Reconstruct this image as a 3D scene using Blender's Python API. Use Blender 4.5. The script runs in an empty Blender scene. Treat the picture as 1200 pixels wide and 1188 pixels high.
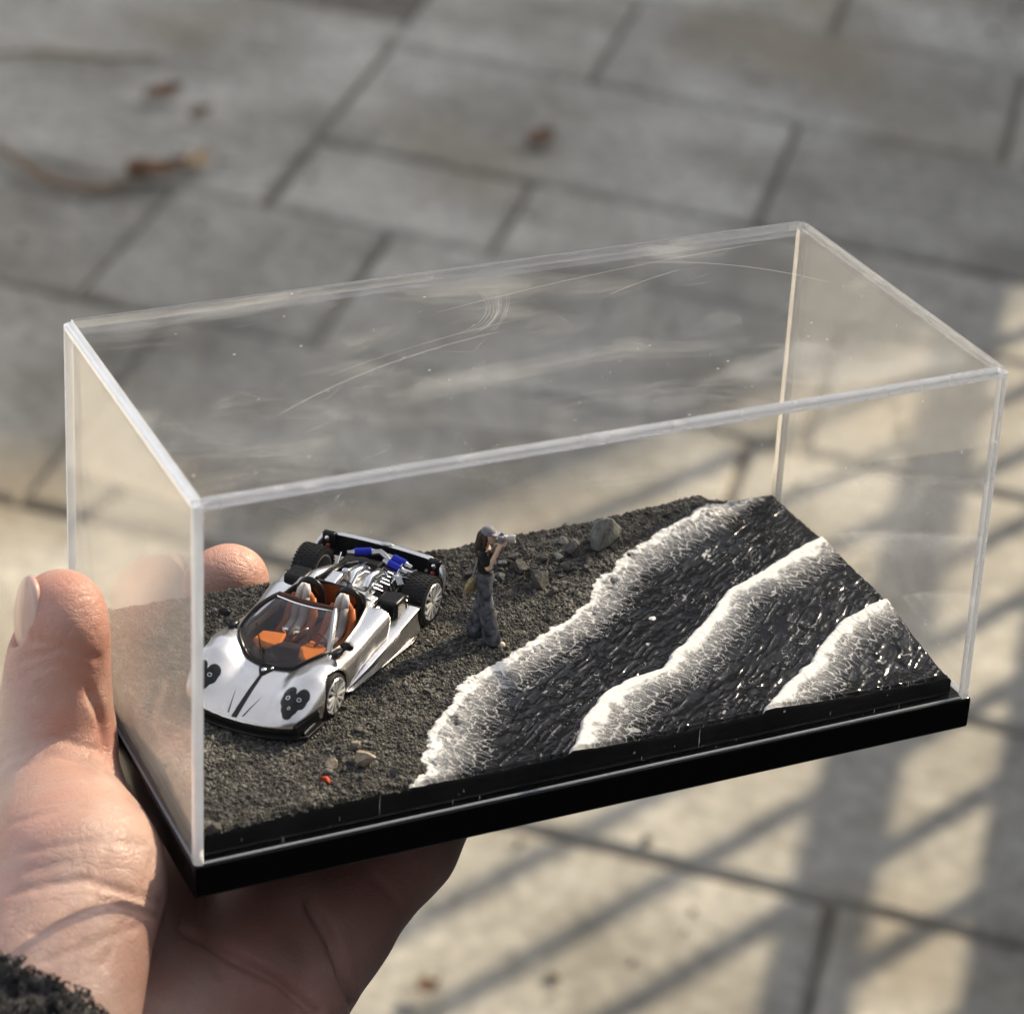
import bpy, math, random
import numpy as np
from mathutils import Matrix, Vector

C = bpy.context.scene
COL = C.collection
PI = math.pi
rng = np.random.default_rng(7)
random.seed(7)

# ------------------------------------------------------------------ frames
# "box frame": millimetres, origin at the lower front left corner of the acrylic cover, z up through the case.
# The hand holds the case about one metre above the paving and a few degrees out of level.
MB = Matrix(((.7809, -.6209, -.068), (.6243, .7794, .0524), (.0204, -.0834, .9963)))
MB = MB.to_quaternion().to_matrix()
M4 = Matrix.Translation((0, 0, 1.0)) @ MB.to_4x4()
CL, CW, CH, CE = 165.0, 81.06, 73.4, 1.0     # cover length, width, height, draft

# ------------------------------------------------------------------ camera
cam = bpy.data.cameras.new('camera')
cam.sensor_width = 36
cam.lens = 95.26
cam.clip_start = .01
cam.clip_end = 1000
cam.dof.use_dof = True
cam.dof.focus_distance = .545
cam.dof.aperture_fstop = 22
co = bpy.data.objects.new('camera', cam)
COL.objects.link(co)
from mathutils import Euler
co.matrix_world = M4 @ Matrix.Translation((-.124245, -.3823215, .289509)) @ Euler((1.0794, -.0448, -.4244), 'XYZ').to_matrix().to_4x4()
C.camera = co

# ------------------------------------------------------------------ sky, sun, exposure
SUN_AZ, SUN_EL = 57.8, 35.5                   # towards the sun, degrees; azimuth counter-clockwise from +X
W = bpy.data.worlds.new('World')
C.world = W
W.use_nodes = True
wn = W.node_tree
sky = wn.nodes.new('ShaderNodeTexSky')
sky.sky_type = 'NISHITA'
sky.sun_disc = False
sky.sun_elevation = math.radians(SUN_EL)
sky.sun_rotation = math.radians(90 - SUN_AZ)
sky.air_density = 1.0
sky.dust_density = 2.0
sky.ozone_density = 1.0
bg = wn.nodes['Background']
bg.inputs['Strength'].default_value = .14
hz = wn.nodes.new('ShaderNodeHueSaturation')           # thin bright haze: the sky of the photograph is pale
hz.inputs['Saturation'].default_value = .35
wn.links.new(sky.outputs[0], hz.inputs['Color'])
wn.links.new(hz.outputs[0], bg.inputs[0])
sl = bpy.data.lights.new('sun', 'SUN')
sl.energy = 3.4
sl.angle = math.radians(.5)
sl.color = (1, .85, .62)
so = bpy.data.objects.new('sun', sl)
COL.objects.link(so)
to_sun = Vector((math.cos(math.radians(SUN_EL)) * math.cos(math.radians(SUN_AZ)),
                 math.cos(math.radians(SUN_EL)) * math.sin(math.radians(SUN_AZ)), math.sin(math.radians(SUN_EL))))
so.rotation_euler = to_sun.to_track_quat('Z', 'Y').to_euler()
so.location = (3, 4, 5)
C.view_settings.view_transform = 'Standard'
C.view_settings.look = 'None'
C.view_settings.gamma = 1
C.view_settings.use_curve_mapping = False
C.view_settings.exposure = 1.24
C.cycles.use_denoising = True
C.cycles.max_bounces = 16
C.cycles.transparent_max_bounces = 24
C.cycles.transmission_bounces = 12
C.cycles.glossy_bounces = 6
C.cycles.sample_clamp_indirect = 4
C.cycles.caustics_reflective = False
C.cycles.caustics_refractive = True

# ================================================================== helpers
def smooth(a, b, x):
    t = np.clip((x - a) / (b - a), 0, 1)
    return t * t * (3 - 2 * t)

def hash2(i, j, s):
    n = (i.astype(np.int64) * 374761393 + j.astype(np.int64) * 668265263 + s * 1442695041) & 0x7fffffff
    n = ((n ^ (n >> 13)) * 1274126177) & 0x7fffffff
    n = (n ^ (n >> 16)) & 0xffff
    return n / 65535.0

def vnoise(x, y, s=0):
    i, j = np.floor(x), np.floor(y)
    u, v = x - i, y - j
    u = u * u * u * (u * (u * 6 - 15) + 10)
    v = v * v * v * (v * (v * 6 - 15) + 10)
    a, b, c, d = hash2(i, j, s), hash2(i + 1, j, s), hash2(i, j + 1, s), hash2(i + 1, j + 1, s)
    return (a * (1 - u) + b * u) * (1 - v) + (c * (1 - u) + d * u) * v

def fbm(x, y, s=0, o=4):
    r, a = 0, .5
    for k in range(o):
        r = r + a * (vnoise(x * 2 ** k + 17.3 * k, y * 2 ** k - 9.1 * k, s + k) - .5)
        a *= .5
    return r

def voro_edge(x, y, s=0, jit=.9):
    """distance to the nearest cell border and the cell's random number"""
    i, j = np.floor(x), np.floor(y)
    best = np.full(x.shape, 9.); bi = np.zeros(x.shape); bj = np.zeros(x.shape); bx = np.zeros(x.shape); by = np.zeros(x.shape)
    for dx in (-1, 0, 1):
        for dy in (-1, 0, 1):
            px_ = i + dx + .5 + jit * (hash2(i + dx, j + dy, s) - .5)
            py_ = j + dy + .5 + jit * (hash2(i + dx, j + dy, s + 91) - .5)
            d = (px_ - x) ** 2 + (py_ - y) ** 2
            m = d < best
            best = np.where(m, d, best); bx = np.where(m, px_, bx); by = np.where(m, py_, by)
            bi = np.where(m, i + dx, bi); bj = np.where(m, j + dy, bj)
    e = np.full(x.shape, 9.)
    for dx in (-2, -1, 0, 1, 2):
        for dy in (-2, -1, 0, 1, 2):
            ci, cj = bi + dx, bj + dy
            if dx == 0 and dy == 0:
                continue
            px_ = ci + .5 + jit * (hash2(ci, cj, s) - .5)
            py_ = cj + .5 + jit * (hash2(ci, cj, s + 91) - .5)
            ex, ey = px_ - bx, py_ - by
            L = np.sqrt(ex * ex + ey * ey) + 1e-9
            d = ((px_ + bx) / 2 - x) * ex / L + ((py_ + by) / 2 - y) * ey / L
            e = np.minimum(e, d)
    return e, hash2(bi, bj, s + 5)

def n3(P, f, s=0):
    """cheap smooth 3-D noise from sines, about -1..1"""
    x, y, z = P[..., 0] * f, P[..., 1] * f, P[..., 2] * f
    r = np.random.default_rng(s)
    out = 0
    for k in range(6):
        a = r.normal(size=3); a /= np.linalg.norm(a); ph = r.uniform(0, 6.28)
        out = out + np.sin((a[0] * x + a[1] * y + a[2] * z) * (1 + .35 * k) + ph + 1.3 * np.sin(a[1] * x * .7 - a[0] * z * .9 + k))
    return out / 6

def mesh_obj(name, V, F, mat=None, parent=None, smooth_=True, scale=.001):
    me = bpy.data.meshes.new(name)
    V = np.asarray(V, dtype=float) * scale
    if isinstance(F, np.ndarray):
        n, k = F.shape
        me.vertices.add(len(V)); me.vertices.foreach_set('co', V.ravel())
        me.loops.add(n * k); me.loops.foreach_set('vertex_index', F.astype(np.int32).ravel())
        me.polygons.add(n); me.polygons.foreach_set('loop_start', np.arange(0, n * k, k, dtype=np.int32))
        me.polygons.foreach_set('loop_total', np.full(n, k, dtype=np.int32))
        me.update(calc_edges=True); me.validate()
    else:
        me.from_pydata([tuple(v) for v in V], [], F)
        me.update()
    if smooth_:
        me.polygons.foreach_set('use_smooth', np.ones(len(me.polygons), dtype=bool))
    if mat:
        me.materials.append(mat)
    o = bpy.data.objects.new(name, me)
    COL.objects.link(o)
    if parent:
        o.parent = parent
    return o

class G:
    def __init__(s):
        s.v, s.f = [], []
    def add(s, V, F):
        b = len(s.v)
        s.v += [tuple(float(c) for c in v) for v in V]
        s.f += [tuple(int(i) + b for i in f) for f in F]
        return s
    def box(s, c, d, R=None, taper=1.0):
        x, y, z = [q / 2 for q in d]
        P = [(-x, -y, -z), (x, -y, -z), (x, y, -z), (-x, y, -z)] + [(a * taper, b * taper, z) for a, b in ((-x, -y), (x, -y), (x, y), (-x, y))]
        if R is not None:
            P = [R @ Vector(p) for p in P]
        return s.add([(p[0] + c[0], p[1] + c[1], p[2] + c[2]) for p in P],
                     [(3, 2, 1, 0), (4, 5, 6, 7), (0, 1, 5, 4), (1, 2, 6, 5), (2, 3, 7, 6), (3, 0, 4, 7)])
    def tube(s, pts, r, n=8, cap=True, flat=1.0):
        pts = [Vector(p) for p in pts]
        k = len(pts)
        rs = [r] * k if np.isscalar(r) else list(r)
        V, F = [], []
        prev = None
        for i, p in enumerate(pts):
            t = (pts[min(i + 1, k - 1)] - pts[max(i - 1, 0)]).normalized()
            if prev is None:
                a = t.cross(Vector((0, 0, 1)))
                if a.length < 1e-3: a = t.cross(Vector((0, 1, 0)))
                a.normalize()
            else:
                a = (prev - t * prev.dot(t)).normalized()
            prev = a
            b = t.cross(a)
            for q in range(n):
                th = 2 * PI * q / n
                V.append(p + a * math.cos(th) * rs[i] + b * math.sin(th) * rs[i] * flat)
        for i in range(k - 1):
            for q in range(n):
                F.append((i * n + q, i * n + (q + 1) % n, (i + 1) * n + (q + 1) % n, (i + 1) * n + q))
        if cap:
            F.append(tuple(range(n - 1, -1, -1)))
            F.append(tuple((k - 1) * n + q for q in range(n)))
        return s.add(V, F)
    def lathe(s, prof, n=32, c=(0, 0, 0), axis='y', close=False):
        """prof: (radius, along the axis)"""
        V, F = [], []
        for r, h in prof:
            for q in range(n):
                a = 2 * PI * q / n
                u, w = r * math.cos(a), r * math.sin(a)
                p = (u, h, w) if axis == 'y' else ((u, w, h) if axis == 'z' else (h, u, w))
                V.append((p[0] + c[0], p[1] + c[1], p[2] + c[2]))
        m = len(prof)
        for i in range(m if close else m - 1):
            for q in range(n):
                j = (i + 1) % m
                F.append((i * n + q, j * n + q, j * n + (q + 1) % n, i * n + (q + 1) % n))
        return s.add(V, F)
    def ell(s, c, r, n=16, m=10, R=None):
        V, F = [], []
        for i in range(m + 1):
            ph = PI * i / m
            for q in range(n):
                th = 2 * PI * q / n
                p = Vector((r[0] * math.sin(ph) * math.cos(th), r[1] * math.sin(ph) * math.sin(th), r[2] * math.cos(ph)))
                if R is not None: p = R @ p
                V.append((p[0] + c[0], p[1] + c[1], p[2] + c[2]))
        for i in range(m):
            for q in range(n):
                F.append((i * n + q, (i + 1) * n + q, (i + 1) * n + (q + 1) % n, i * n + (q + 1) % n))
        return s.add(V, F)
    def prism(s, poly, z0, z1, axis='z'):
        n = len(poly)
        def pt(a, b, h): return (a, b, h) if axis == 'z' else ((a, h, b) if axis == 'y' else (h, a, b))
        V = [pt(a, b, z0) for a, b in poly] + [pt(a, b, z1) for a, b in poly]
        F = [tuple(range(n - 1, -1, -1)), tuple(range(n, 2 * n))] + [(i, (i + 1) % n, n + (i + 1) % n, n + i) for i in range(n)]
        return s.add(V, F)
    def build(s, name, mat, parent=None, sm=True, bevel=0, seg=2, scale=.001, auto=True):
        o = mesh_obj(name, s.v, s.f, mat, parent, sm, scale)
        if bevel:
            b = o.modifiers.new('bevel', 'BEVEL'); b.width = bevel * scale; b.segments = seg; b.limit_method = 'ANGLE'; b.angle_limit = math.radians(35)
            b.harden_normals = False
        if sm and auto:
            for e in ():
                pass
            me = o.data
            me.set_sharp_from_angle(angle=math.radians(42))
        return o

def tag(o, label=None, cat=None, group=None, kind=None):
    if label: o['label'] = label
    if cat: o['category'] = cat
    if group: o['group'] = group
    if kind: o['kind'] = kind
    return o

def empty(name, label=None, cat=None, group=None, mat4=None):
    o = bpy.data.objects.new(name, None)
    o.empty_display_size = .01
    COL.objects.link(o)
    if mat4 is not None: o.matrix_world = mat4
    return tag(o, label, cat, group)

def inbox(p=(0, 0, 0), rz=0, ry=0, s=1.0):
    """world matrix of something standing at p (mm) in the box frame"""
    return M4 @ Matrix.Translation(Vector(p) * .001) @ Matrix.Rotation(rz, 4, 'Z') @ Matrix.Rotation(ry, 4, 'Y') @ Matrix.Scale(s, 4)

# ---- implicit surfaces
def surface_nets(F, org, h):
    S = F < 0
    nx, ny, nz = F.shape
    cnt = np.zeros((nx - 1, ny - 1, nz - 1), np.int8)
    for a in (0, 1):
        for b in (0, 1):
            for c in (0, 1):
                cnt += S[a:nx - 1 + a, b:ny - 1 + b, c:nz - 1 + c]
    act = (cnt > 0) & (cnt < 8)
    idx = np.full(act.shape, -1, np.int64)
    ijk = np.argwhere(act)
    idx[act] = np.arange(len(ijk))
    acc = np.zeros((len(ijk), 3)); w = np.zeros(len(ijk))
    cs = [(a, b, c) for a in (0, 1) for b in (0, 1) for c in (0, 1)]
    for a in cs:
        for b in cs:
            d = np.subtract(b, a)
            if d.sum() == 1 and (d >= 0).all():
                fa = F[ijk[:, 0] + a[0], ijk[:, 1] + a[1], ijk[:, 2] + a[2]]
                fb = F[ijk[:, 0] + b[0], ijk[:, 1] + b[1], ijk[:, 2] + b[2]]
                m = (fa < 0) != (fb < 0)
                t = fa[m] / (fa[m] - fb[m])
                acc[m] += np.array(a) + t[:, None] * d
                w[m] += 1
    V = org + h * (ijk + acc / w[:, None])
    Q = []
    for ax in range(3):
        o1, o2 = [(1, 2), (2, 0), (0, 1)][ax]
        sl0 = [slice(None)] * 3; sl1 = [slice(None)] * 3
        sl0[ax] = slice(0, -1); sl1[ax] = slice(1, None)
        a, b = S[tuple(sl0)], S[tuple(sl1)]
        e = np.argwhere(a != b)
        e = e[(e[:, o1] > 0) & (e[:, o2] > 0) & (e[:, o1] < F.shape[o1] - 1) & (e[:, o2] < F.shape[o2] - 1)]
        inside = a[e[:, 0], e[:, 1], e[:, 2]]
        q = []
        for d1, d2 in ((-1, -1), (0, -1), (0, 0), (-1, 0)):
            k = e.copy(); k[:, o1] += d1; k[:, o2] += d2
            q.append(idx[k[:, 0], k[:, 1], k[:, 2]])
        q = np.stack(q, 1)
        q[~inside] = q[~inside][:, ::-1]
        Q.append(q)
    return V, np.concatenate(Q)

def sdf_obj(name, fn, lo, hi, h, mat, parent, project=2, relax=0):
    lo, hi = np.array(lo, float), np.array(hi, float)
    n = np.ceil((hi - lo) / h).astype(int) + 1
    ax = [lo[k] + h * np.arange(n[k]) for k in range(3)]
    P = np.stack(np.meshgrid(*ax, indexing='ij'), -1).astype(np.float32)
    V, Q = surface_nets(fn(P).astype(np.float64), lo, h)
    for _ in range(project):
        f0 = fn(V); e = h * .2
        g = np.stack([(fn(V + np.eye(3)[k] * e) - fn(V - np.eye(3)[k] * e)) / (2 * e) for k in range(3)], 1)
        g2 = (g * g).sum(1) + 1e-6
        st = (f0 / g2)[:, None] * g
        ln = np.linalg.norm(st, axis=1, keepdims=True)
        V = V - st * np.minimum(1, .5 * h / (ln + 1e-9))
    for _ in range(relax):
        A = np.zeros_like(V); c = np.zeros(len(V))
        for k in range(4):
            np.add.at(A, Q[:, k], V[Q[:, (k + 1) % 4]] + V[Q[:, (k + 3) % 4]]); np.add.at(c, Q[:, k], 2)
        V = V * .5 + .5 * A / c[:, None]
    return mesh_obj(name, V, Q, mat, parent)

def smin(a, b, k):
    h = np.clip(.5 + .5 * (b - a) / k, 0, 1)
    return b * (1 - h) + a * h - k * h * (1 - h)
def smax(a, b, k): return -smin(-a, -b, k)
def cone(P, a, b, ra, rb):
    a, b = np.array(a, float), np.array(b, float)
    d = b - a
    t = np.clip(((P - a) @ d) / (d @ d), 0, 1)
    return np.linalg.norm(P - a - t[..., None] * d, axis=-1) - (ra + (rb - ra) * t)
def chain(P, pts, rs, k):
    f = cone(P, pts[0], pts[1], rs[0], rs[1])
    for i in range(1, len(pts) - 1):
        f = smin(f, cone(P, pts[i], pts[i + 1], rs[i], rs[i + 1]), k)
    return f
def ellip(P, c, r, R=None):
    q = P - np.array(c, float)
    if R is not None: q = q @ np.array(R)
    q = q / np.array(r, float)
    k0 = np.linalg.norm(q, axis=-1)
    k1 = np.linalg.norm(q / np.array(r, float), axis=-1) + 1e-9
    return k0 * (k0 - 1) / k1

# ---- materials
def pmat(name, col, rough=.5, metal=0., col2=None, ns=300., nd=4, rv=0., bump=0., bs=800., coat=0., sss=0., spec=.22, rnd=0., detail=None):
    m = bpy.data.materials.new(name); m.use_nodes = True
    t = m.node_tree; N, Lk = t.nodes, t.links
    p = N['Principled BSDF']
    p.inputs['Base Color'].default_value = (*col, 1); p.inputs['Roughness'].default_value = rough; p.inputs['Metallic'].default_value = metal
    p.inputs['Specular IOR Level'].default_value = spec
    p.inputs['Coat Weight'].default_value = coat; p.inputs['Coat Roughness'].default_value = .05
    if sss:
        p.inputs['Subsurface Weight'].default_value = sss; p.inputs['Subsurface Radius'].default_value = (1, .35, .2); p.inputs['Subsurface Scale'].default_value = .002
    tc = N.new('ShaderNodeTexCoord')
    if col2 or rv:
        nz = N.new('ShaderNodeTexNoise'); nz.inputs['Scale'].default_value = ns; nz.inputs['Detail'].default_value = nd
        Lk.new(tc.outputs['Object'], nz.inputs['Vector'])
        if col2:
            r = N.new('ShaderNodeValToRGB'); r.color_ramp.elements[0].position = .35; r.color_ramp.elements[1].position = .65
            r.color_ramp.elements[0].color = (*col, 1); r.color_ramp.elements[1].color = (*col2, 1)
            Lk.new(nz.outputs['Fac'], r.inputs['Fac'])
            out = r.outputs['Color']
            if rnd:
                oi = N.new('ShaderNodeObjectInfo'); mr = N.new('ShaderNodeMapRange'); mr.inputs['To Min'].default_value = 1 - rnd; mr.inputs['To Max'].default_value = 1 + rnd
                Lk.new(oi.outputs['Random'], mr.inputs['Value'])
                hv = N.new('ShaderNodeHueSaturation'); Lk.new(mr.outputs[0], hv.inputs['Value']); Lk.new(out, hv.inputs['Color']); out = hv.outputs[0]
            Lk.new(out, p.inputs['Base Color'])
        if rv:
            mr = N.new('ShaderNodeMapRange'); mr.inputs['To Min'].default_value = max(0, rough - rv); mr.inputs['To Max'].default_value = rough + rv
            Lk.new(nz.outputs['Fac'], mr.inputs['Value']); Lk.new(mr.outputs[0], p.inputs['Roughness'])
    if bump:
        b2 = N.new('ShaderNodeTexNoise'); b2.inputs['Scale'].default_value = bs; b2.inputs['Detail'].default_value = 5
        Lk.new(tc.outputs['Object'], b2.inputs['Vector'])
        bp = N.new('ShaderNodeBump'); bp.inputs['Strength'].default_value = 1; bp.inputs['Distance'].default_value = bump
        Lk.new(b2.outputs['Fac'], bp.inputs['Height']); Lk.new(bp.outputs[0], p.inputs['Normal'])
    return m

def acrylic(name, tint=(1, 1, 1), haze=0., smudge=.006, speck=.35, tintw=0., frough=0.0):
    """clear sheet: straight-through transmission, Fresnel mirror, a little dust, smear and painted glare"""
    m = bpy.data.materials.new(name); m.use_nodes = True
    t = m.node_tree; N, Lk = t.nodes, t.links
    N.remove(N['Principled BSDF'])
    out = N['Material Output']
    geo = N.new('ShaderNodeNewGeometry')
    dot = N.new('ShaderNodeVectorMath'); dot.operation = 'DOT_PRODUCT'
    Lk.new(geo.outputs['Normal'], dot.inputs[0]); Lk.new(geo.outputs['Incoming'], dot.inputs[1])
    def mth(op, a, b=None):
        n = N.new('ShaderNodeMath'); n.operation = op
        for k, q in enumerate((a, b)):
            if q is None: continue
            if isinstance(q, (int, float)): n.inputs[k].default_value = q
            else: Lk.new(q, n.inputs[k])
        return n.outputs[0]
    ab = mth('ABSOLUTE', dot.outputs['Value'])
    sch = mth('ADD', mth('MULTIPLY', mth('POWER', mth('SUBTRACT', 1.0, ab), 5.0), .96), .04)
    tr = N.new('ShaderNodeBsdfTransparent'); tr.inputs[0].default_value = (*tint, 1)
    gl = N.new('ShaderNodeBsdfGlossy'); gl.inputs['Roughness'].default_value = frough
    mx = N.new('ShaderNodeMixShader')
    Lk.new(sch, mx.inputs[0]); Lk.new(tr.outputs[0], mx.inputs[1]); Lk.new(gl.outputs[0], mx.inputs[2])
    tc = N.new('ShaderNodeTexCoord')
    n1 = N.new('ShaderNodeTexNoise'); n1.inputs['Scale'].default_value = 28; n1.inputs['Detail'].default_value = 6; n1.inputs['Distortion'].default_value = 1.2
    mp = N.new('ShaderNodeMapping'); mp.inputs['Rotation'].default_value = (.2, .1, .5); mp.inputs['Scale'].default_value = (1, 2.2, 1.6)
    Lk.new(tc.outputs['Object'], mp.inputs[0]); Lk.new(mp.outputs[0], n1.inputs['Vector'])
    r1 = N.new('ShaderNodeMapRange'); r1.inputs['From Min'].default_value = .52; r1.inputs['From Max'].default_value = .8; r1.inputs['To Min'].default_value = haze; r1.inputs['To Max'].default_value = haze + smudge
    Lk.new(n1.outputs['Fac'], r1.inputs['Value'])
    vo = N.new('ShaderNodeTexVoronoi'); vo.inputs['Scale'].default_value = 170
    Lk.new(tc.outputs['Object'], vo.inputs['Vector'])
    sp = mth('MULTIPLY', mth('MULTIPLY', mth('LESS_THAN', vo.outputs['Distance'], .045), speck), mth('GREATER_THAN', n1.outputs['Fac'], .47))
    fac = mth('MAXIMUM', r1.outputs[0], sp)
    di = N.new('ShaderNodeBsdfDiffuse'); di.inputs['Color'].default_value = (.85, .85, .83, 1)
    tl = N.new('ShaderNodeBsdfTranslucent'); tl.inputs['Color'].default_value = (.85, .85, .83, 1)
    ad = N.new('ShaderNodeMixShader'); ad.inputs[0].default_value = .5
    Lk.new(di.outputs[0], ad.inputs[1]); Lk.new(tl.outputs[0], ad.inputs[2])
    m2 = N.new('ShaderNodeMixShader')
    Lk.new(fac, m2.inputs[0]); Lk.new(mx.outputs[0], m2.inputs[1]); Lk.new(ad.outputs[0], m2.inputs[2])
    Lk.new(m2.outputs[0], out.inputs['Surface'])
    return m

def edge_acrylic(name, white=.35, rough=.06):
    m = bpy.data.materials.new(name); m.use_nodes = True
    t = m.node_tree; N, Lk = t.nodes, t.links
    N.remove(N['Principled BSDF'])
    g = N.new('ShaderNodeBsdfGlass'); g.inputs['IOR'].default_value = 1.49; g.inputs['Roughness'].default_value = rough
    tl = N.new('ShaderNodeBsdfTranslucent'); tl.inputs[0].default_value = (.86, .91, 1, 1)
    di = N.new('ShaderNodeBsdfDiffuse'); di.inputs[0].default_value = (.84, .89, .98, 1)
    a = N.new('ShaderNodeMixShader'); a.inputs[0].default_value = .5
    Lk.new(tl.outputs[0], a.inputs[1]); Lk.new(di.outputs[0], a.inputs[2])
    tc = N.new('ShaderNodeTexCoord'); nz = N.new('ShaderNodeTexNoise'); nz.inputs['Scale'].default_value = 90; nz.inputs['Detail'].default_value = 3
    Lk.new(tc.outputs['Object'], nz.inputs['Vector'])
    mr = N.new('ShaderNodeMapRange'); mr.inputs['To Min'].default_value = white * .6; mr.inputs['To Max'].default_value = white * 1.4
    Lk.new(nz.outputs['Fac'], mr.inputs['Value'])
    trn = N.new('ShaderNodeBsdfTransparent'); gt = N.new('ShaderNodeMixShader'); gt.inputs[0].default_value = .35
    Lk.new(g.outputs[0], gt.inputs[1]); Lk.new(trn.outputs[0], gt.inputs[2])
    b = N.new('ShaderNodeMixShader')
    Lk.new(mr.outputs[0], b.inputs[0]); Lk.new(gt.outputs[0], b.inputs[1]); Lk.new(a.outputs[0], b.inputs[2])
    Lk.new(b.outputs[0], N['Material Output'].inputs['Surface'])
    return m

# ================================================================== the setting
def stone_material():
    m = bpy.data.materials.new('paving_stone'); m.use_nodes = True
    t = m.node_tree; N, Lk = t.nodes, t.links
    p = N['Principled BSDF']; p.inputs['Roughness'].default_value = .85; p.inputs['Specular IOR Level'].default_value = .3
    geo = N.new('ShaderNodeNewGeometry')
    n1 = N.new('ShaderNodeTexNoise'); n1.inputs['Scale'].default_value = 5; n1.inputs['Detail'].default_value = 6; n1.inputs['Roughness'].default_value = .62
    n2 = N.new('ShaderNodeTexNoise'); n2.inputs['Scale'].default_value = 60; n2.inputs['Detail'].default_value = 5; n2.inputs['Roughness'].default_value = .7
    n3_ = N.new('ShaderNodeTexNoise'); n3_.inputs['Scale'].default_value = 2.3; n3_.inputs['Detail'].default_value = 4
    for n in (n1, n2, n3_): Lk.new(geo.outputs['Position'], n.inputs['Vector'])
    r1 = N.new('ShaderNodeValToRGB'); e = r1.color_ramp.elements
    e[0].position, e[1].position = .3, .72; e[0].color = (.185, .172, .145, 1); e[1].color = (.44, .422, .38, 1)
    Lk.new(n1.outputs['Fac'], r1.inputs[0])
    r2 = N.new('ShaderNodeValToRGB'); e = r2.color_ramp.elements
    e[0].position, e[1].position = .32, .7; e[0].color = (.6, .6, .6, 1); e[1].color = (1.15, 1.14, 1.12, 1)
    Lk.new(n2.outputs['Fac'], r2.inputs[0])
    mu = N.new('ShaderNodeMix'); mu.data_type = 'RGBA'; mu.blend_type = 'MULTIPLY'; mu.inputs['Factor'].default_value = 1
    Lk.new(r1.outputs[0], mu.inputs['A']); Lk.new(r2.outputs[0], mu.inputs['B'])
    r3 = N.new('ShaderNodeMapRange'); r3.inputs['From Min'].default_value = .52; r3.inputs['From Max'].default_value = .68; r3.inputs['To Max'].default_value = .7
    Lk.new(n3_.outputs['Fac'], r3.inputs['Value'])
    br = N.new('ShaderNodeMix'); br.data_type = 'RGBA'; br.inputs['B'].default_value = (.20, .165, .115, 1)
    Lk.new(r3.outputs[0], br.inputs['Factor']); Lk.new(mu.outputs['Result'], br.inputs['A'])
    oi = N.new('ShaderNodeObjectInfo'); mr = N.new('ShaderNodeMapRange'); mr.inputs['To Min'].default_value = .84; mr.inputs['To Max'].default_value = 1.18
    Lk.new(oi.outputs['Random'], mr.inputs['Value'])
    hv = N.new('ShaderNodeHueSaturation'); Lk.new(mr.outputs[0], hv.inputs['Value']); Lk.new(br.outputs['Result'], hv.inputs['Color'])
    Lk.new(hv.outputs[0], p.inputs['Base Color'])
    bp = N.new('ShaderNodeBump'); bp.inputs['Strength'].default_value = .6; bp.inputs['Distance'].default_value = .003
    Lk.new(n2.outputs['Fac'], bp.inputs['Height']); Lk.new(bp.outputs[0], p.inputs['Normal'])
    return m
STONE = stone_material()
SOIL = pmat('joint_soil', (.10, .09, .075), .95, col2=(.16, .145, .12), ns=40, bump=.004, bs=120)
FARGROUND = pmat('far_ground', (.24, .225, .2), .9, col2=(.33, .31, .28), ns=3, bump=.003, bs=60)

g = G(); Rg = 300
g.add([(-Rg, -Rg, -.03), (Rg, -Rg, -.03), (Rg, Rg, -.03), (-Rg, Rg, -.03)], [(0, 1, 2, 3)])
tag(g.build('ground', FARGROUND, scale=1), kind='structure')
g = G(); g.add([(-3.2, -1.2, -.008), (1.9, -1.2, -.008), (1.9, 5.2, -.008), (-3.2, 5.2, -.008)], [(0, 1, 2, 3)])
pave = tag(g.build('pavement', SOIL, scale=1), kind='structure')
def stone(a0, a1, b0, b1):
    j = .0035
    a0 += j; a1 -= j; b0 += j; b1 -= j
    dz = random.uniform(-.0025, .0025); tx, ty = random.uniform(-.004, .004), random.uniform(-.004, .004)
    cx, cy = (a0 + a1) / 2, (b0 + b1) / 2
    def top(x, y): return dz + (x - cx) * tx + (y - cy) * ty
    c = .006
    V = [(a0, b0, -.03), (a1, b0, -.03), (a1, b1, -.03), (a0, b1, -.03)]
    V += [(x, y, top(x, y) - .006) for x, y in ((a0, b0), (a1, b0), (a1, b1), (a0, b1))]
    V += [(x, y, top(x, y)) for x, y in ((a0 + c, b0 + c), (a1 - c, b0 + c), (a1 - c, b1 - c), (a0 + c, b1 - c))]
    F = []
    for k in (0, 4):
        for i in range(4): F.append((k + i, k + (i + 1) % 4, k + 4 + (i + 1) % 4, k + 4 + i))
    F.append((8, 9, 10, 11))
    mesh_obj('paving_stone', V, F, STONE, pave, False, 1)
rows = [(.67, .97, [-.25, .35]), (.97, 1.273, [.086, -.52]), (1.273, 1.551, [-.25, .42, -.85]), (1.551, 1.935, [-.1, .5, -.7, -1.3]),
        (1.935, 2.212, [-1.4, -.803, -.551, -.05, .55]), (2.212, 2.406, [-.695, -.44, .16, .7]), (2.406, 2.712, [-.7, -.18, .42]),
        (2.712, 3.017, [-.706, -.445, .07, .67]), (3.017, 3.32, [-.79, -.19, .41])]
b = .67
while b > -1.0:
    rows.append((b - .3, b, [random.uniform(-.5, .1)])); b -= .3
b = 3.32
while b < 5:
    rows.append((b, b + .3, [random.uniform(-.5, .1)])); b += .3
for b0, b1, js in rows:
    js = sorted(js)
    big = 2.2 < b0 < 2.75
    while js[-1] < 1.5: js.append(js[-1] + random.choice((.45, .6, .6)))
    lim = -.72 if big else -3.0
    while js[0] > lim: js.insert(0, js[0] - random.choice((.45, .6, .6)))
    if big:
        js = [q for q in js if q >= -.71]
    for p, q in zip(js[:-1], js[1:]): stone(p, q, b0, b1)
a = -.703
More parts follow.
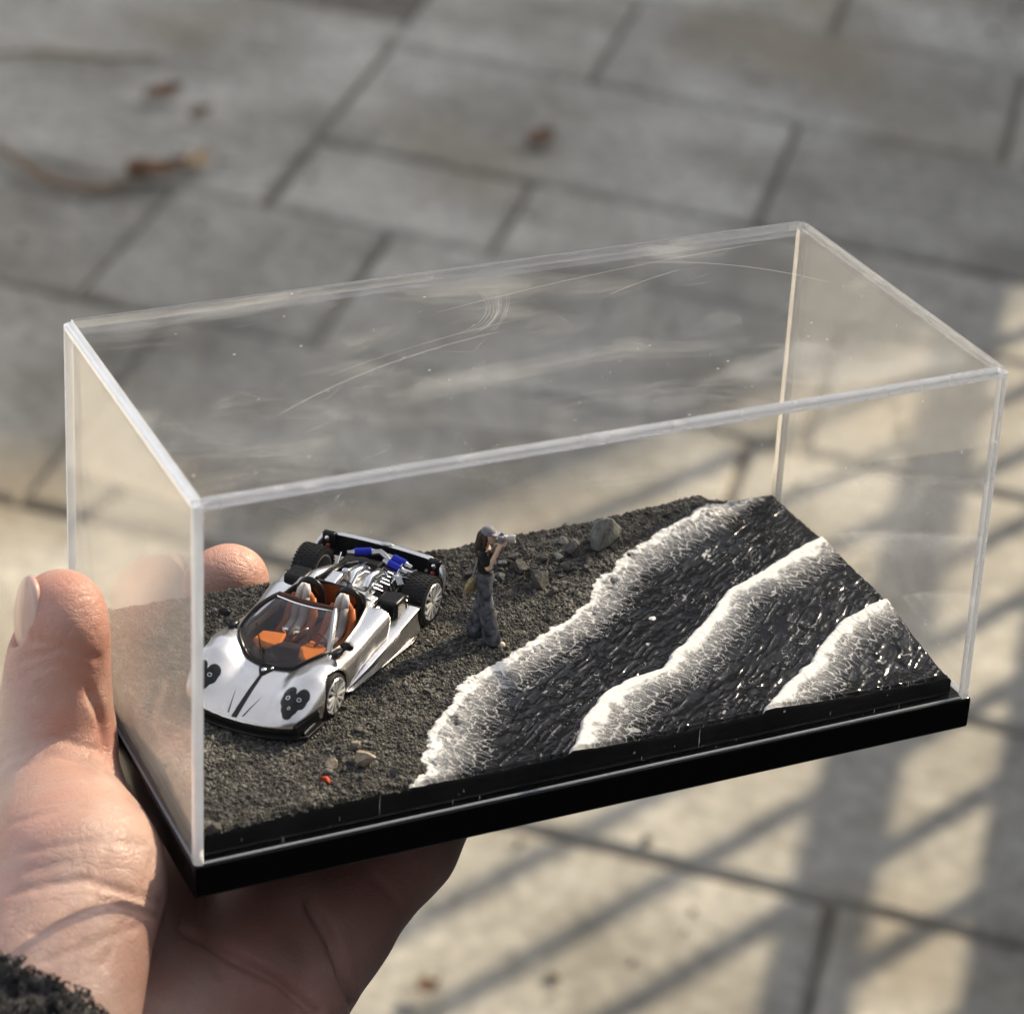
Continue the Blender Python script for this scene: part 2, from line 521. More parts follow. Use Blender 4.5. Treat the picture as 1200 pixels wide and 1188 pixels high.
for k in range(4):                                             # large slabs left of the long joint
    stone(a - .6, a, 2.212, 2.80 - .0); stone(a - .6, a, 2.80, 3.017) if False else None
    a -= .6

GRIT = pmat('paving_grit', (.10, .08, .06), .9, col2=(.30, .26, .2), ns=9)
q_ = np.stack([rng.uniform(-1.5, .5, 900), rng.uniform(.8, 3.4, 900)], -1); q_[450:] = q_[rng.integers(0, 60, 450)] + rng.normal(0, .05, (450, 2))
r_ = .0012 + .0035 * rng.random(900) ** 3
ov_ = np.array([(1, 0, 0), (-1, 0, 0), (0, 1, 0), (0, -1, 0), (0, 0, 1), (0, 0, -1)], float)
of_ = np.array([(0, 2, 4), (2, 1, 4), (1, 3, 4), (3, 0, 4), (2, 0, 5), (1, 2, 5), (3, 1, 5), (0, 3, 5)])
gv_ = np.concatenate([q_, r_[:, None] * .5], 1)[:, None] + ov_[None] * r_[:, None, None] * rng.uniform(.6, 1.6, (900, 6, 1))
gt_ = mesh_obj('grit', gv_.reshape(-1, 3), (of_[None] + 6 * np.arange(900)[:, None, None]).reshape(-1, 3), GRIT, None, False, 1)
tag(gt_, kind='stuff')
# building whose shade lies over the far part of the paving (stands behind, beyond the frame)
BW = pmat('render_wall', (.30, .28, .25), .9, col2=(.36, .34, .30), ns=2.5, bump=.01, bs=40)
BG = pmat('window_glass', (.03, .035, .04), .08, spec=.6)
BF = pmat('window_frame', (.25, .24, .22), .5)
bd = empty('building', 'grey rendered building standing beyond the paving, outside the picture', 'building')
bx0, bx1, by0, by1, bh = -13.5, 6.2, 12.0, 19.0, 8.78
g = G()
cols = [bx0 + .9 + 2.4 * k for k in range(8)]
rws = [1.0, 4.6]
xs = sorted({bx0, bx1} | {c for c in cols} | {c + 1.2 for c in cols}); zs = sorted({0, bh} | set(rws) | {r + 1.7 for r in rws})
for i in range(len(xs) - 1):
    for k in range(len(zs) - 1):
        if xs[i] in cols and zs[k] in rws: continue
        g.add([(xs[i], by0, zs[k]), (xs[i + 1], by0, zs[k]), (xs[i + 1], by0, zs[k + 1]), (xs[i], by0, zs[k + 1])], [(0, 1, 2, 3)])
g.add([(bx0, by0, 0), (bx1, by0, 0), (bx1, by1, 0), (bx0, by1, 0), (bx0, by0, bh), (bx1, by0, bh), (bx1, by1, bh), (bx0, by1, bh)],
      [(1, 2, 6, 5), (2, 3, 7, 6), (3, 0, 4, 7), (4, 5, 6, 7)])
g.build('wall', BW, bd, sm=False, scale=1)
for c in cols:
    for r in rws:
        g = G()
        for q in ((c + .6, by0 + .12, r + .04, 1.2, .08, .08), (c + .6, by0 + .12, r + 1.66, 1.2, .08, .08), (c + .04, by0 + .12, r + .85, .08, .08, 1.54), (c + 1.16, by0 + .12, r + .85, .08, .08, 1.54), (c + .6, by0 + .12, r + .85, .06, .07, 1.54)):
            g.box(q[:3], q[3:])
        f = g.build('window', BF, bd, sm=False, scale=1)
        G().box((c + .6, by0 + .18, r + .85), (1.3, .02, 1.8)).build('pane', BG, f, sm=False, scale=1)
# pale garden wall on the left, beyond the frame: the left panel of the case mirrors it
PW = pmat('cream_paint', (.72, .67, .58), .8, col2=(.78, .73, .65), ns=6, bump=.002, bs=80)
pw = empty('garden_wall', 'low cream painted wall beside the paving on the left, outside the picture', 'wall')
G().box((-1.50, 1.1, .35), (.18, 1.5, .7)).build('wall', PW, pw, sm=False, scale=1)
G().box((-1.50, 1.1, .725), (.24, 1.56, .05)).build('coping', STONE, pw, sm=False, scale=1)
# railing whose bars stripe the sunlit paving (outside the frame on the right)
RM = pmat('railing_paint', (.05, .05, .055), .5)
rl = empty('railing', 'dark metal railing with upright bars beside the paving, outside the picture', 'railing')
fa = .885
g = G()
for zz, hh in ((1.075, .05), (1.86, .05)): g.box((fa, .9, zz), (.03, 7.0, hh))
g.build('rail', RM, rl, sm=False, scale=1)
G().box((fa, -.22, 1.36), (.05, 4.5, 1.0)).build('shade_panel', RM, rl, sm=False, scale=1)  # unseen solid panel added to shade the near ground and darken the palm
G().box((fa, .9, .44), (.08, 7.0, .88)).build('plinth', pmat('dark_plinth', (.035, .035, .035), .8, col2=(.06, .058, .055), ns=5), rl, sm=False, scale=1)
bar = None
k = 0
bb = -2.5
bb = 2.12
while bb < 4.35:
    if bar is None:
        bar = G().box((0, 0, 1.375), (.015, .015, 1.05)).build('bar', RM, rl, sm=False, scale=1); o = bar
    else:
        o = bar.copy(); COL.objects.link(o); o.parent = rl
    o.location = (fa, bb, 0); bb += .15

# ================================================================== base and cover
BLACK = pmat('black_plastic', (.004, .004, .0045), .22, rv=.06, ns=120, bump=.00002, bs=300)
base = G().box((CL / 2, CW / 2, -3.6), (CL + .6, CW + .6, 7.0)).build('display_plinth', BLACK, bevel=.5)
base.matrix_world = inbox()
tag(base, 'glossy black plastic plinth under the clear display case', 'plinth')

ACR = acrylic('clear_acrylic')
ACT = acrylic('scuffed_glare_acrylic', haze=.004, smudge=.19, speck=.6)  # scuffs, with smears that also paint cloudy reflections into the lid
EDG = edge_acrylic('acrylic_edge', .08)
EDM = edge_acrylic('acrylic_edge_skylit', .28)  # whiter copy: sky reflection painted into the front edges
EDL = edge_acrylic('acrylic_edge_sunlit', .45)  # whiter copy: piped sunlight put into the colour of the left edges
ACL = acrylic('dusty_glare_acrylic', haze=.085, smudge=.06, speck=.4)  # dust specks, plus a milky share painting the left sheet's bright reflection
ACM = acrylic('hazy_glare_acrylic', haze=.055, smudge=.08, speck=.4)  # smears, plus a milky share painting a soft cream reflection on the right
SCR = acrylic('scratch', haze=.30, smudge=.1, speck=0)
cover = empty('display_cover', 'clear acrylic dust cover with scuffed top standing on the black plinth', 'display case', mat4=inbox())
def tp(V):
    V = np.asarray(V, float).copy(); s = np.clip(V[:, 2] / CH, 0, 1) * CE
    V[:, 0] += s * (1 - 2 * V[:, 0] / CL); V[:, 1] += s * (1 - 2 * V[:, 1] / CW)
    return V
def tbox(name, lo, hi, mat):
    g = G().box([(a + b) / 2 for a, b in zip(lo, hi)], [b - a for a, b in zip(lo, hi)])
    g.v = [tuple(v) for v in tp(g.v)]
    return g.build(name, mat, cover, sm=False)
TH = 1.5; BR = 1.72; Z0 = .34
top = tbox('top_panel', (BR, BR, CH - TH), (CL - BR, CW - BR, CH), ACT)
front = tbox('side_panel', (BR, 0, Z0), (CL - BR, TH, CH - BR), ACR)
tbox('side_panel', (BR, CW - TH, Z0), (CL - BR, CW, CH - BR), ACR)
tbox('side_panel', (0, BR, Z0), (TH, CW - BR, CH - BR), ACL)
tbox('side_panel', (CL - TH, BR, Z0), (CL, CW - BR, CH - BR), ACM)
def bead(p, q, out):
    """rounded corner rod from p to q whose outer corner looks along out"""
    p, q = Vector(p), Vector(q); t = (q - p).normalized()
    o1, o2 = [Vector(v) for v in out]
    s = BR - .06; r = .95
    prof = [(-s, -s), (0, -s)]                                # in (o1, o2), outer corner at 0,0
    prof = [(-s, -s), (0, -s)] + [(-r + r * math.cos(a), -r + r * math.sin(a)) for a in [k * PI / 2 / 6 for k in range(7)]] + [(-s, 0)]
    V = []
    n = len(prof)
    for e in (p, q):
        for u, w in prof: V.append(e + o1 * u + o2 * w)
    F = [tuple(range(n)), tuple(range(2 * n - 1, n - 1, -1))] + [(i, n + i, n + (i + 1) % n, (i + 1) % n) for i in range(n)]
    V = tp(V)
    return V, F
X, Y, Z = Vector((1, 0, 0)), Vector((0, 1, 0)), Vector((0, 0, 1))
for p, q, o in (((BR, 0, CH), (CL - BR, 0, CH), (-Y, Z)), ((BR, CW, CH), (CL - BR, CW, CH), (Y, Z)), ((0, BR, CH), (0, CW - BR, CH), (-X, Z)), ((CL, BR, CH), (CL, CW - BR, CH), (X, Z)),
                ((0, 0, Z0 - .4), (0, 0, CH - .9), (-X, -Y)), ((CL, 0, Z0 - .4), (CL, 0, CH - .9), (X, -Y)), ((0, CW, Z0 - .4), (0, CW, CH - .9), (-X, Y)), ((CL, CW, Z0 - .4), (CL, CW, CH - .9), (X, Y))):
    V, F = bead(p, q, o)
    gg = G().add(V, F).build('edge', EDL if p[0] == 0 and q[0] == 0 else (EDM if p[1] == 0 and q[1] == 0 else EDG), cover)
RIM = edge_acrylic('acrylic_rim', .5)
for lo, hi in (((BR, .08, .05), (CL - BR, .5, Z0 - .03)), ((BR, CW - TH, .05), (CL - BR, CW - .1, Z0 - .03)), ((.08, BR, .05), (.5, CW - BR, Z0 - .03)), ((CL - TH, BR, .05), (CL - .1, CW - BR, Z0 - .03))):
    tbox('bottom_rim', lo, hi, RIM)
# scratches worn into the top sheet
def scratch(g, pts, r=.06):
    r *= .7
    g.tube([(x, y, CH + .01) for x, y in pts], [r * .3] + [r] * (len(pts) - 2) + [r * .3], 5)
g = G()
def arc(x0, y0, x1, y1, sag, n=14):
    d = Vector((x1 - x0, y1 - y0)); nrm = Vector((-d.y, d.x)).normalized()
    return [(x0 + d.x * t + nrm.x * sag * 4 * t * (1 - t), y0 + d.y * t + nrm.y * sag * 4 * t * (1 - t)) for t in [i / (n - 1) for i in range(n)]]
scratch(g, arc(26, 28, 78, 48, 3), .10)
scratch(g, arc(70, 60, 150, 71, 2), .06)
scratch(g, arc(118, 70, 152, 48, 4), .06)
scratch(g, arc(106, 57, 126, 64, .5), .07)
scratch(g, arc(40, 40, 84, 52, 1.5), .05)
for k in range(9):
    a = random.uniform(-.5, .5)
    scratch(g, arc(70 + k * .9, 49 + a, 82 + k * .7, 66 + a * 3, -3.5 + .3 * k), .045)
for k in range(46):
    x, y, th, ln = random.uniform(8, 150), random.uniform(6, 74), random.gauss(.5, .7), random.uniform(1.5, 9)
    x1, y1 = x + ln * math.cos(th), y + ln * math.sin(th)
    if 4 < x1 < 158 and 4 < y1 < 76: scratch(g, arc(x, y, x1, y1, random.uniform(-.4, .4), 6), .03)
tag(g.build('scratches', SCR, top), kind='stuff')
g = G()
for k in range(20):                                            # scuffs low on the front sheet
    x, z_, ln = (random.uniform(6, 60) if k < 10 else random.uniform(60, 158)), random.uniform(.8, 3.5), random.uniform(.3, 1.6)
    if k in (3, 14): ln = 4.5
    if k in (14, 15): x = 101 + k * .1
    g.tube([(x, -.02, z_), (x + random.uniform(-.08, .08), -.02, z_ + ln * .5), (x, -.02, z_ + ln)], [.02, random.uniform(.03, .07), .02], 5)
tag(g.build('scuffs', SCR, front), kind='stuff')
# ================================================================== beach diorama
CAMP = np.array([-124.245, -382.3215, 289.509])
GX0, GX1, GY0, GY1, GH = 3.0, 161.6, 3.2, 77.6, .2
def base_h(x, y):
    h = 5.3 + 1.3 * smooth(4, 45, y)
    h = h + (1 - smooth(140, 150, x)) * 3.2 * smooth(56, 77, y) * (.8 + .2 * smooth(40, 90, x))
    h = h + 2.4 * smooth(105, 158, x) * smooth(6, 34, y)
    h = h - .9 * smooth(120, 160, x) * (1 - smooth(4, 16, y)) - .7 * (1 - smooth(3, 22, x)) * (1 - smooth(4, 16, y))
    return h
SD = np.array([.79, .613]); ND = np.array([.613, -.79])         # along the shore, out to sea
def sn(x, y): return x * SD[0] + y * SD[1], x * ND[0] + y * ND[1]
FOAM = [  # shore-side edge and sea-side edge of each breaker, plan coordinates in mm
    ([(48.5, 8.1), (48.7, 10.3), (53.1, 19.0), (60.1, 25.9), (67.3, 33.0), (77.8, 37.4), (92.0, 44.4), (100.8, 48.9), (108.7, 58.8), (116.2, 63.2), (121.8, 66.8), (132.5, 69.2), (142.6, 74.7), (152.7, 77.9)], [(62.7, 5.2), (67.4, 14.0), (74.0, 21.1), (81.6, 26.8), (90.2, 31.3), (103.2, 38.3), (112.3, 45.9), (120.2, 54.1), (130.1, 58.2), (142.3, 63.3), (153.8, 70.9)]),
    ([(77.5, 4.5), (82.6, 12.2), (93.1, 20.5), (106.2, 23.4), (109.0, 26.1), (126.0, 38.4), (131.7, 43.4), (144.6, 48.4), (151.2, 51.6), (160.8, 55.6), (161.3, 56.4)], [(94.4, 3.1), (102.8, 11.1), (114.0, 15.7), (121.6, 20.2), (128.4, 25.9), (135.8, 33.9), (150.2, 37.2), (160.7, 42.0)]),
    ([(119.6, 4.3), (127.2, 10.4), (135.5, 14.7), (140.0, 19.0), (147.6, 24.2), (156.2, 27.3), (162.7, 28.9)], [(139.3, 4.0), (145.0, 9.1), (150.5, 13.9), (157.4, 16.5), (163.8, 20.3)]),
]
def edge_fn(pts):
    p = np.array(pts); s, n = sn(p[:, 0], p[:, 1]); o = np.argsort(s); s, n = s[o], n[o]
    return lambda q: np.interp(q, s, n)
nx, ny = int((GX1 - GX0) / GH) + 1, int((GY1 - GY0) / GH) + 1
gx, gy = np.meshgrid(np.linspace(GX0, GX1, nx), np.linspace(GY0, GY1, ny), indexing='ij')
S_, N_ = sn(gx, gy)
H_ = base_h(gx, gy)
# sand
sandz = H_ + .55 * fbm(gx * .12, gy * .12, 3, 4) + 1.0 * fbm(gx * .9, gy * .9, 4, 3) + .7 * fbm(gx * 2.2, gy * 2.2, 5, 2)
sandz += 1.5 * np.exp(-((gx - 99) / 13) ** 2 - ((gy - 66) / 7) ** 2) * (.55 + 1.1 * fbm(gx * .35, gy * .35, 6, 3))
# sea: chop lying along the shore
wx = S_ * .28 + 1.2 * fbm(S_ * .1, N_ * .2, 11, 3); wy = N_ * .72 + 1.8 * fbm(S_ * .12, N_ * .15, 12, 3)
r1 = 1 - np.abs(2 * vnoise(wx, wy, 13) - 1); r2 = 1 - np.abs(2 * vnoise(wx * 2.1 + 3, wy * 2.0, 14) - 1); r3 = 1 - np.abs(2 * vnoise(wx * 4.3, wy * 3.9 + 7, 15) - 1)
chop = r1 ** 2.2 * .55 + r2 ** 2 * .15
seaz = H_ - .45 + chop * .50 + .5 * fbm(S_ * .05, N_ * .09, 16, 2)
ve, vr = voro_edge(S_ * .34 + 1.4 * fbm(S_ * .25, N_ * .3, 21, 3), N_ * 1.05 + 1.6 * fbm(S_ * .2, N_ * .3, 22, 3), 23)
l1 = 1 - np.abs(2 * vnoise(S_ * .21 + .9 * fbm(S_ * .3, N_ * .3, 25, 3), N_ * .75 + 1.5 * fbm(S_ * .16, N_ * .22, 26, 3), 27) - 1)
l2 = 1 - np.abs(2 * vnoise(S_ * .5 + .9 * fbm(S_ * .4, N_ * .5, 28, 3), N_ * 1.35 + 1.5 * fbm(S_ * .2, N_ * .3, 29, 3), 30) - 1)
vein = np.maximum(smooth(.94, .99, l1) * smooth(.25, .6, vnoise(S_ * 1.1, N_ * 2.6, 33)) * smooth(-.06, .10, fbm(S_ * .16, N_ * .3, 24, 3)), .7 * smooth(.92, .985, l2) * smooth(.0, .14, fbm(S_ * .22, N_ * .35, 20, 3))) * smooth(.15, .55, vnoise(S_ * 1.3, N_ * 2.2, 34)) * .66
mask = vein.copy(); region = np.zeros(gx.shape, int)             # 0 sea, -1 sand, 1..3 breakers
z = seaz.copy()
for k, (L, T) in enumerate(FOAM):
    ln, tn = edge_fn(L)(S_), edge_fn(T)(S_)
    amp = (2.6, 1.5, 1.5)[k]
    ln = ln + amp * (fbm(S_ * .22, S_ * 0 + k * 7.7, 31 + k, 3)) + (1.0, .2, .2)[k] * fbm(S_ * 1.1, N_ * .6, 35 + k, 3) * 1.6
    tn = tn + 3.5 * fbm(S_ * .3, N_ * .1 + 3 * k, 41 + k, 3)
    wd = np.maximum(tn - ln, 1.5)
    t = (N_ - ln) / wd
    inb = (t > 0) & (t < 1.12)
    # web of foam threads running off the crest
    wu = S_ * .78 + 1.7 * fbm(S_ * .5, N_ * .35, 51 + k, 3); wv = (N_ - ln) * .30 + 1.4 * fbm(S_ * .45, N_ * .3, 54 + k, 3)
    e1, _ = voro_edge(wu, wv, 57 + k)
    e2, _ = voro_edge(wu * 2.1, wv * 2.3 + 5, 61 + k)
    thick = .17 * (1 - t) + .03
    web = smooth(thick * .8 + .03, thick * .15, e1) * (1 - smooth(.8, 1.1, t))
    web2 = smooth(.10, .02, e2) * .6 * (1 - smooth(.35, .8, t))
    solid = 1 - smooth((.08, .14, .14)[k], (.30, .46, .48)[k], t + .35 * fbm(S_ * .4, N_ * .5, 65 + k, 3))
    film = (.60 * (1 - smooth(.1, .9, t))) * (.75 + .6 * fbm(S_ * .5, N_ * .5, 68 + k, 3))
    m = np.clip(np.maximum(np.maximum(solid, web * (.86 - .35 * np.clip(t, 0, 1))), np.maximum(web2, film)), 0, 1)
    lip = (1 - np.exp(-np.clip(t, 0, 2) * wd / .42)) * np.exp(-np.clip(t, 0, 2) * (3.2, 2.3, 2.3)[k])
    hgt = (.5, 1.2, 1.15)[k] * lip
    bub = fbm(gx * .55, gy * .55, 71 + k, 3) * (.6, .3, .3)[k] + fbm(gx * 1.4, gy * 1.4, 75 + k, 3) * (.40, .06, .06)[k]
    zz = H_ - .3 + hgt + bub * (1 - smooth(.3, 1, t)) + .07 * web * (1 - smooth(.6, 1.1, t)) + .02 * web2
    if k == 0:
        holes = smooth(.16, .30, fbm(gx * .42, gy * .42, 81, 3)) * smooth(.04, .1, t) * (1 - smooth(.28, .42, t))
        m = m * (1 - .9 * holes); zz = zz - .25 * holes
        region[t <= 0] = -1
    bl = smooth(1.12, .7, t)
    z = np.where(inb, zz * bl + seaz * (1 - bl), z); mask = np.where(inb, np.maximum(m * bl, vein), mask)
    region[inb] = k + 1
z = np.where(region == -1, sandz, z); mask = np.where(region == -1, 0, mask)
# stray white drop on the dark water
for (dx_, dy_, rr) in ((112.7, 40.8, .75), ):
    d = np.hypot(gx - dx_, gy - dy_); mask = np.where(d < rr, 1, mask); z = z + .25 * np.clip(1 - (d / rr) ** 2, 0, 1)
# rim: the board's edge is rounded off a little
ed = np.minimum(np.minimum(gx - GX0, GX1 - gx), np.minimum(gy - GY0, GY1 - gy))
z = z - .7 * (1 - smooth(0, 1.0, ed)) ** 2
TERR = z
def terrain(x, y):
    fx, fy = (x - GX0) / GH, (y - GY0) / GH
    i = int(np.clip(fx, 0, nx - 2)); j = int(np.clip(fy, 0, ny - 2))
    u, v = min(max(fx - i, 0), 1), min(max(fy - j, 0), 1)
    return float((TERR[i, j] * (1 - u) + TERR[i + 1, j] * u) * (1 - v) + (TERR[i, j + 1] * (1 - u) + TERR[i + 1, j + 1] * u) * v)

def water_material():
    m = bpy.data.materials.new('resin_sea'); m.use_nodes = True
    t = m.node_tree; N, Lk = t.nodes, t.links
    p = N['Principled BSDF']; p.inputs['Specular IOR Level'].default_value = .2
    at = N.new('ShaderNodeAttribute'); at.attribute_name = 'foam'
    r = N.new('ShaderNodeValToRGB'); e = r.color_ramp.elements
    e[0].position, e[1].position = .05, .85; e[0].color = (.004, .004, .005, 1); e[1].color = (.66, .655, .64, 1)
    x = e.new(.45); x.color = (.21, .21, .215, 1)
    Lk.new(at.outputs['Fac'], r.inputs[0]); Lk.new(r.outputs[0], p.inputs['Base Color'])
    mr = N.new('ShaderNodeMapRange'); mr.inputs['To Min'].default_value = .15; mr.inputs['To Max'].default_value = .45
    Lk.new(at.outputs['Fac'], mr.inputs['Value']); Lk.new(mr.outputs[0], p.inputs['Roughness'])
    tc = N.new('ShaderNodeTexCoord'); nz = N.new('ShaderNodeTexNoise'); nz.inputs['Scale'].default_value = 1500; nz.inputs['Detail'].default_value = 4
    Lk.new(tc.outputs['Object'], nz.inputs['Vector'])
    bp = N.new('ShaderNodeBump'); bp.inputs['Strength'].default_value = .5; bp.inputs['Distance'].default_value = .00003
    Lk.new(nz.outputs['Fac'], bp.inputs['Height']); Lk.new(bp.outputs[0], p.inputs['Normal'])
    return m
SEA = water_material()
SAND = pmat('black_sand', (.030, .029, .027), .85, col2=(.088, .083, .075), ns=700, nd=6, bump=.0005, bs=2600, spec=.15)
GRAIN = pmat('sand_grain', (.042, .040, .037), .7, col2=(.185, .174, .155), ns=420, nd=3, spec=.25)
dio = empty('beach_diorama', 'miniature black sand shore with three white breakers on glossy black water', 'diorama', mat4=inbox())
vid = np.arange(nx * ny).reshape(nx, ny)
quads = np.stack([vid[:-1, :-1], vid[1:, :-1], vid[1:, 1:], vid[:-1, 1:]], -1).reshape(-1, 4)
qreg = region[:-1, :-1].reshape(-1)
VV = np.stack([gx, gy, z], -1).reshape(-1, 3); FF = mask.reshape(-1)
def zone(name, sel, mat):
    q = quads[sel]; u, inv = np.unique(q, return_inverse=True)
    o = mesh_obj(name, VV[u], inv.reshape(-1, 4), mat, dio)
    a = o.data.attributes.new('foam', 'FLOAT', 'POINT'); a.data.foreach_set('value', FF[u].astype(np.float32))
    return o
sand = zone('black_sand', qreg == -1, SAND)
sea = zone('sea', qreg == 0, SEA)
for k in (1, 2, 3):
    fo = zone('foam_wave', qreg == k, SEA)
    fo['label'] = ('lacy white foam edge washing up onto the black sand', 'middle white breaker with a thick rounded lip', 'short white breaker at the right front corner')[k - 1]
# board under it
g = G()
E_ = []
for i in range(0, nx, 6): E_.append((i, 0))
for j in range(0, ny, 6): E_.append((nx - 1, j))
for i in range(nx - 1, -1, -6): E_.append((i, ny - 1))
for j in range(ny - 1, -1, -6): E_.append((0, j))
ring = [(gx[i, j], gy[i, j], z[i, j] - .05) for i, j in E_]
n = len(ring)
def outw(p, d):
    return (min(max(p[0], GX0) + (d if p[0] > GX1 - .3 else (-d if p[0] < GX0 + .3 else 0)), GX1 + d), p[1] + (d if p[1] > GY1 - .3 else (-d if p[1] < GY0 + .3 else 0)), p[2])
mid = [(*outw(p, .35)[:2], p[2] - .55) for p in ring]; low = [(*outw(p, .35)[:2], -.05) for p in ring]
g.add(ring + mid + low, [(i, (i + 1) % n, n + (i + 1) % n, n + i) for i in range(n)] + [(n + i, n + (i + 1) % n, 2 * n + (i + 1) % n, 2 * n + i) for i in range(n)])
SLAB = pmat('board_edge', (.008, .008, .008), .38, col2=(.018, .017, .016), ns=90, bump=.0002, bs=200)
g.build('board', SLAB, dio)
# loose grains on the sand
octv = np.array([(1, 0, 0), (-1, 0, 0), (0, 1, 0), (0, -1, 0), (0, 0, 1), (0, 0, -1)], float)
octf = np.array([(0, 2, 4), (2, 1, 4), (1, 3, 4), (3, 0, 4), (2, 0, 5), (1, 2, 5), (3, 1, 5), (0, 3, 5)])
sel = np.argwhere((region == -1))
w_ = rng.random(len(sel)); pick = sel[rng.choice(len(sel), 42000, replace=False)]
P0 = np.stack([gx[pick[:, 0], pick[:, 1]], gy[pick[:, 0], pick[:, 1]], z[pick[:, 0], pick[:, 1]]], -1)
P0[:, :2] += rng.uniform(-.1, .1, (len(P0), 2))
sz = .18 + .30 * rng.random(len(P0)) ** 2.2 + (rng.random(len(P0)) < .03) * rng.uniform(.12, .5, len(P0))
rough = smooth(.0, .25, fbm(P0[:, 0] * .12, P0[:, 1] * .12, 91, 3)); sz *= .85 + .4 * rough
sc = sz[:, None, None] * (rng.uniform(.6, 1.25, (len(P0), 6, 1)))
ang = rng.uniform(0, 6.28, len(P0)); ca, sa = np.cos(ang), np.sin(ang)
tl = rng.uniform(-.8, .8, len(P0)); ct, st = np.cos(tl), np.sin(tl)
o_ = octv[None] * sc
o2 = np.stack([o_[..., 0] * ct[:, None] + o_[..., 2] * st[:, None], o_[..., 1], -o_[..., 0] * st[:, None] + o_[..., 2] * ct[:, None]], -1)
o3 = np.stack([o2[..., 0] * ca[:, None] - o2[..., 1] * sa[:, None], o2[..., 0] * sa[:, None] + o2[..., 1] * ca[:, None], o2[..., 2]], -1)
GV = (P0[:, None] + o3 + np.array([0, 0, .05])).reshape(-1, 3)
GF = (octf[None] + 6 * np.arange(len(P0))[:, None, None]).reshape(-1, 3)
gr = mesh_obj('sand_grains', GV, GF, GRAIN, sand, False)
gr['kind'] = 'stuff'

# stones lying on the sand
def rock(name, x, y, r, mat, label, group=None, seed=0, flat=.8, sink=.3, cuts=9, tilt=0):
    rr = np.random.default_rng(seed)
    import bmesh
    bm = bmesh.new(); bmesh.ops.create_icosphere(bm, subdivisions=2, radius=1)
    V = np.array([v.co for v in bm.verts])
    for _ in range(cuts):
        d = rr.normal(size=3); d /= np.linalg.norm(d); off = rr.uniform(.34, .66)
        e = np.maximum(V @ d - off, 0); V = V - e[:, None] * d
    V = V * (1 + .05 * n3(V, 5, seed)[:, None] + .02 * n3(V, 12, seed + 1)[:, None])
    V = V / np.abs(V).max(0); V = V * np.array(r)
    F = [tuple(v.index for v in f.verts) for f in bm.faces]; bm.free()
    o = mesh_obj(name, V, F, mat, None, False)
    zc = terrain(x, y) + r[2] * (1 - sink * 2 if False else 1) - r[2] * sink - r[2] * .15
    o.matrix_world = inbox((x, y, zc), rr.uniform(0, 6.28) if tilt == 0 else tilt)
    return tag(o, label, 'stone', group)
ROCKD = pmat('dark_rock', (.050, .046, .042), .8, col2=(.13, .122, .11), ns=350, nd=6, bump=.0004, bs=1500)
ROCKG = pmat('grey_rock', (.13, .13, .12), .75, col2=(.26, .258, .235), ns=450, nd=6, bump=.0003, bs=1800)
ROCKT = pmat('tan_stone', (.22, .17, .12), .7, col2=(.42, .35, .27), ns=400, nd=5, bump=.0003, bs=1800)
ROCKR = pmat('red_chip', (.42, .06, .025), .6, col2=(.55, .10, .05), ns=500)
rock('stone', 115.5, 67.9, (4.6, 3.0, 4.6), ROCKG, 'largest grey angular rock standing on the sand behind the foam', None, 300, sink=0.15)
rock('stone', 107.0, 67.0, (2.6, 2.2, 2.0), ROCKD, 'dark rock between the large grey rock and the rubble heap', None, 301, sink=0.25)
rock('stone', 95.5, 61.0, (3.6, 2.8, 2.3), ROCKD, 'rough dark lump on the rubble heap right of the figurine', None, 302, sink=0.3)
rock('stone', 93.7, 64.9, (2.2, 1.9, 1.7), ROCKD, 'smaller dark stone touching the rough lump on its left', None, 303, sink=0.3)
rock('stone', 97.3, 56.3, (1.7, 1.4, 1.1), ROCKD, 'small dark stone below the rough lump, close to the foam', None, 304, sink=0.3)
rock('stone', 106.2, 70.6, (1.7, 1.5, 1.3), ROCKG, 'small grey stone at the back of the rubble heap', None, 305, sink=0.3)
rock('stone', 108.9, 63.1, (1.5, 1.2, 1.0), ROCKD, 'small dark stone right at the upper foam edge', None, 306, sink=0.3)
rock('stone', 103.7, 63.4, (1.5, 1.5, 1.2), ROCKD, 'small dark stone in the middle of the rubble heap', None, 307, sink=0.3)
rock('stone', 100.0, 66.6, (1.4, 1.2, 1.1), ROCKD, 'small dark stone behind the rough lump', None, 308, sink=0.3)
rock('stone', 37.9, 12.8, (2.6, 1.9, 1.9), ROCKT, 'largest tan stone on the sand near the front edge', None, 309, sink=0.3)
rock('stone', 38.2, 18.0, (1.2, 1.1, 1.0), ROCKT, 'little brown pebble right behind the tan stone', None, 310, sink=0.3)
rock('stone', 35.1, 17.9, (1.3, 1.1, 1.0), ROCKD, 'dark pebble left of the tan stone', None, 311, sink=0.3)
rock('stone_chip', 31.6, 13.3, (1.7, 1.3, 1.1), ROCKT, 'brown pebble between the tan stone and the red chip', None, 312, sink=0.35)
rock('stone_chip', 28.7, 9.7, (1.4, 0.8, 0.8), ROCKR, 'red chip of stone on the sand near the front edge', None, 313, sink=0.3)
rock('stone', 44.8, 22.5, (1.2, 1.0, 0.8), ROCKD, 'dark pebble on the sand between the car and the foam', None, 314, sink=0.3)
rp = [sel[i] for i in rng.choice(len(sel), 9000, replace=False)]
k = 0
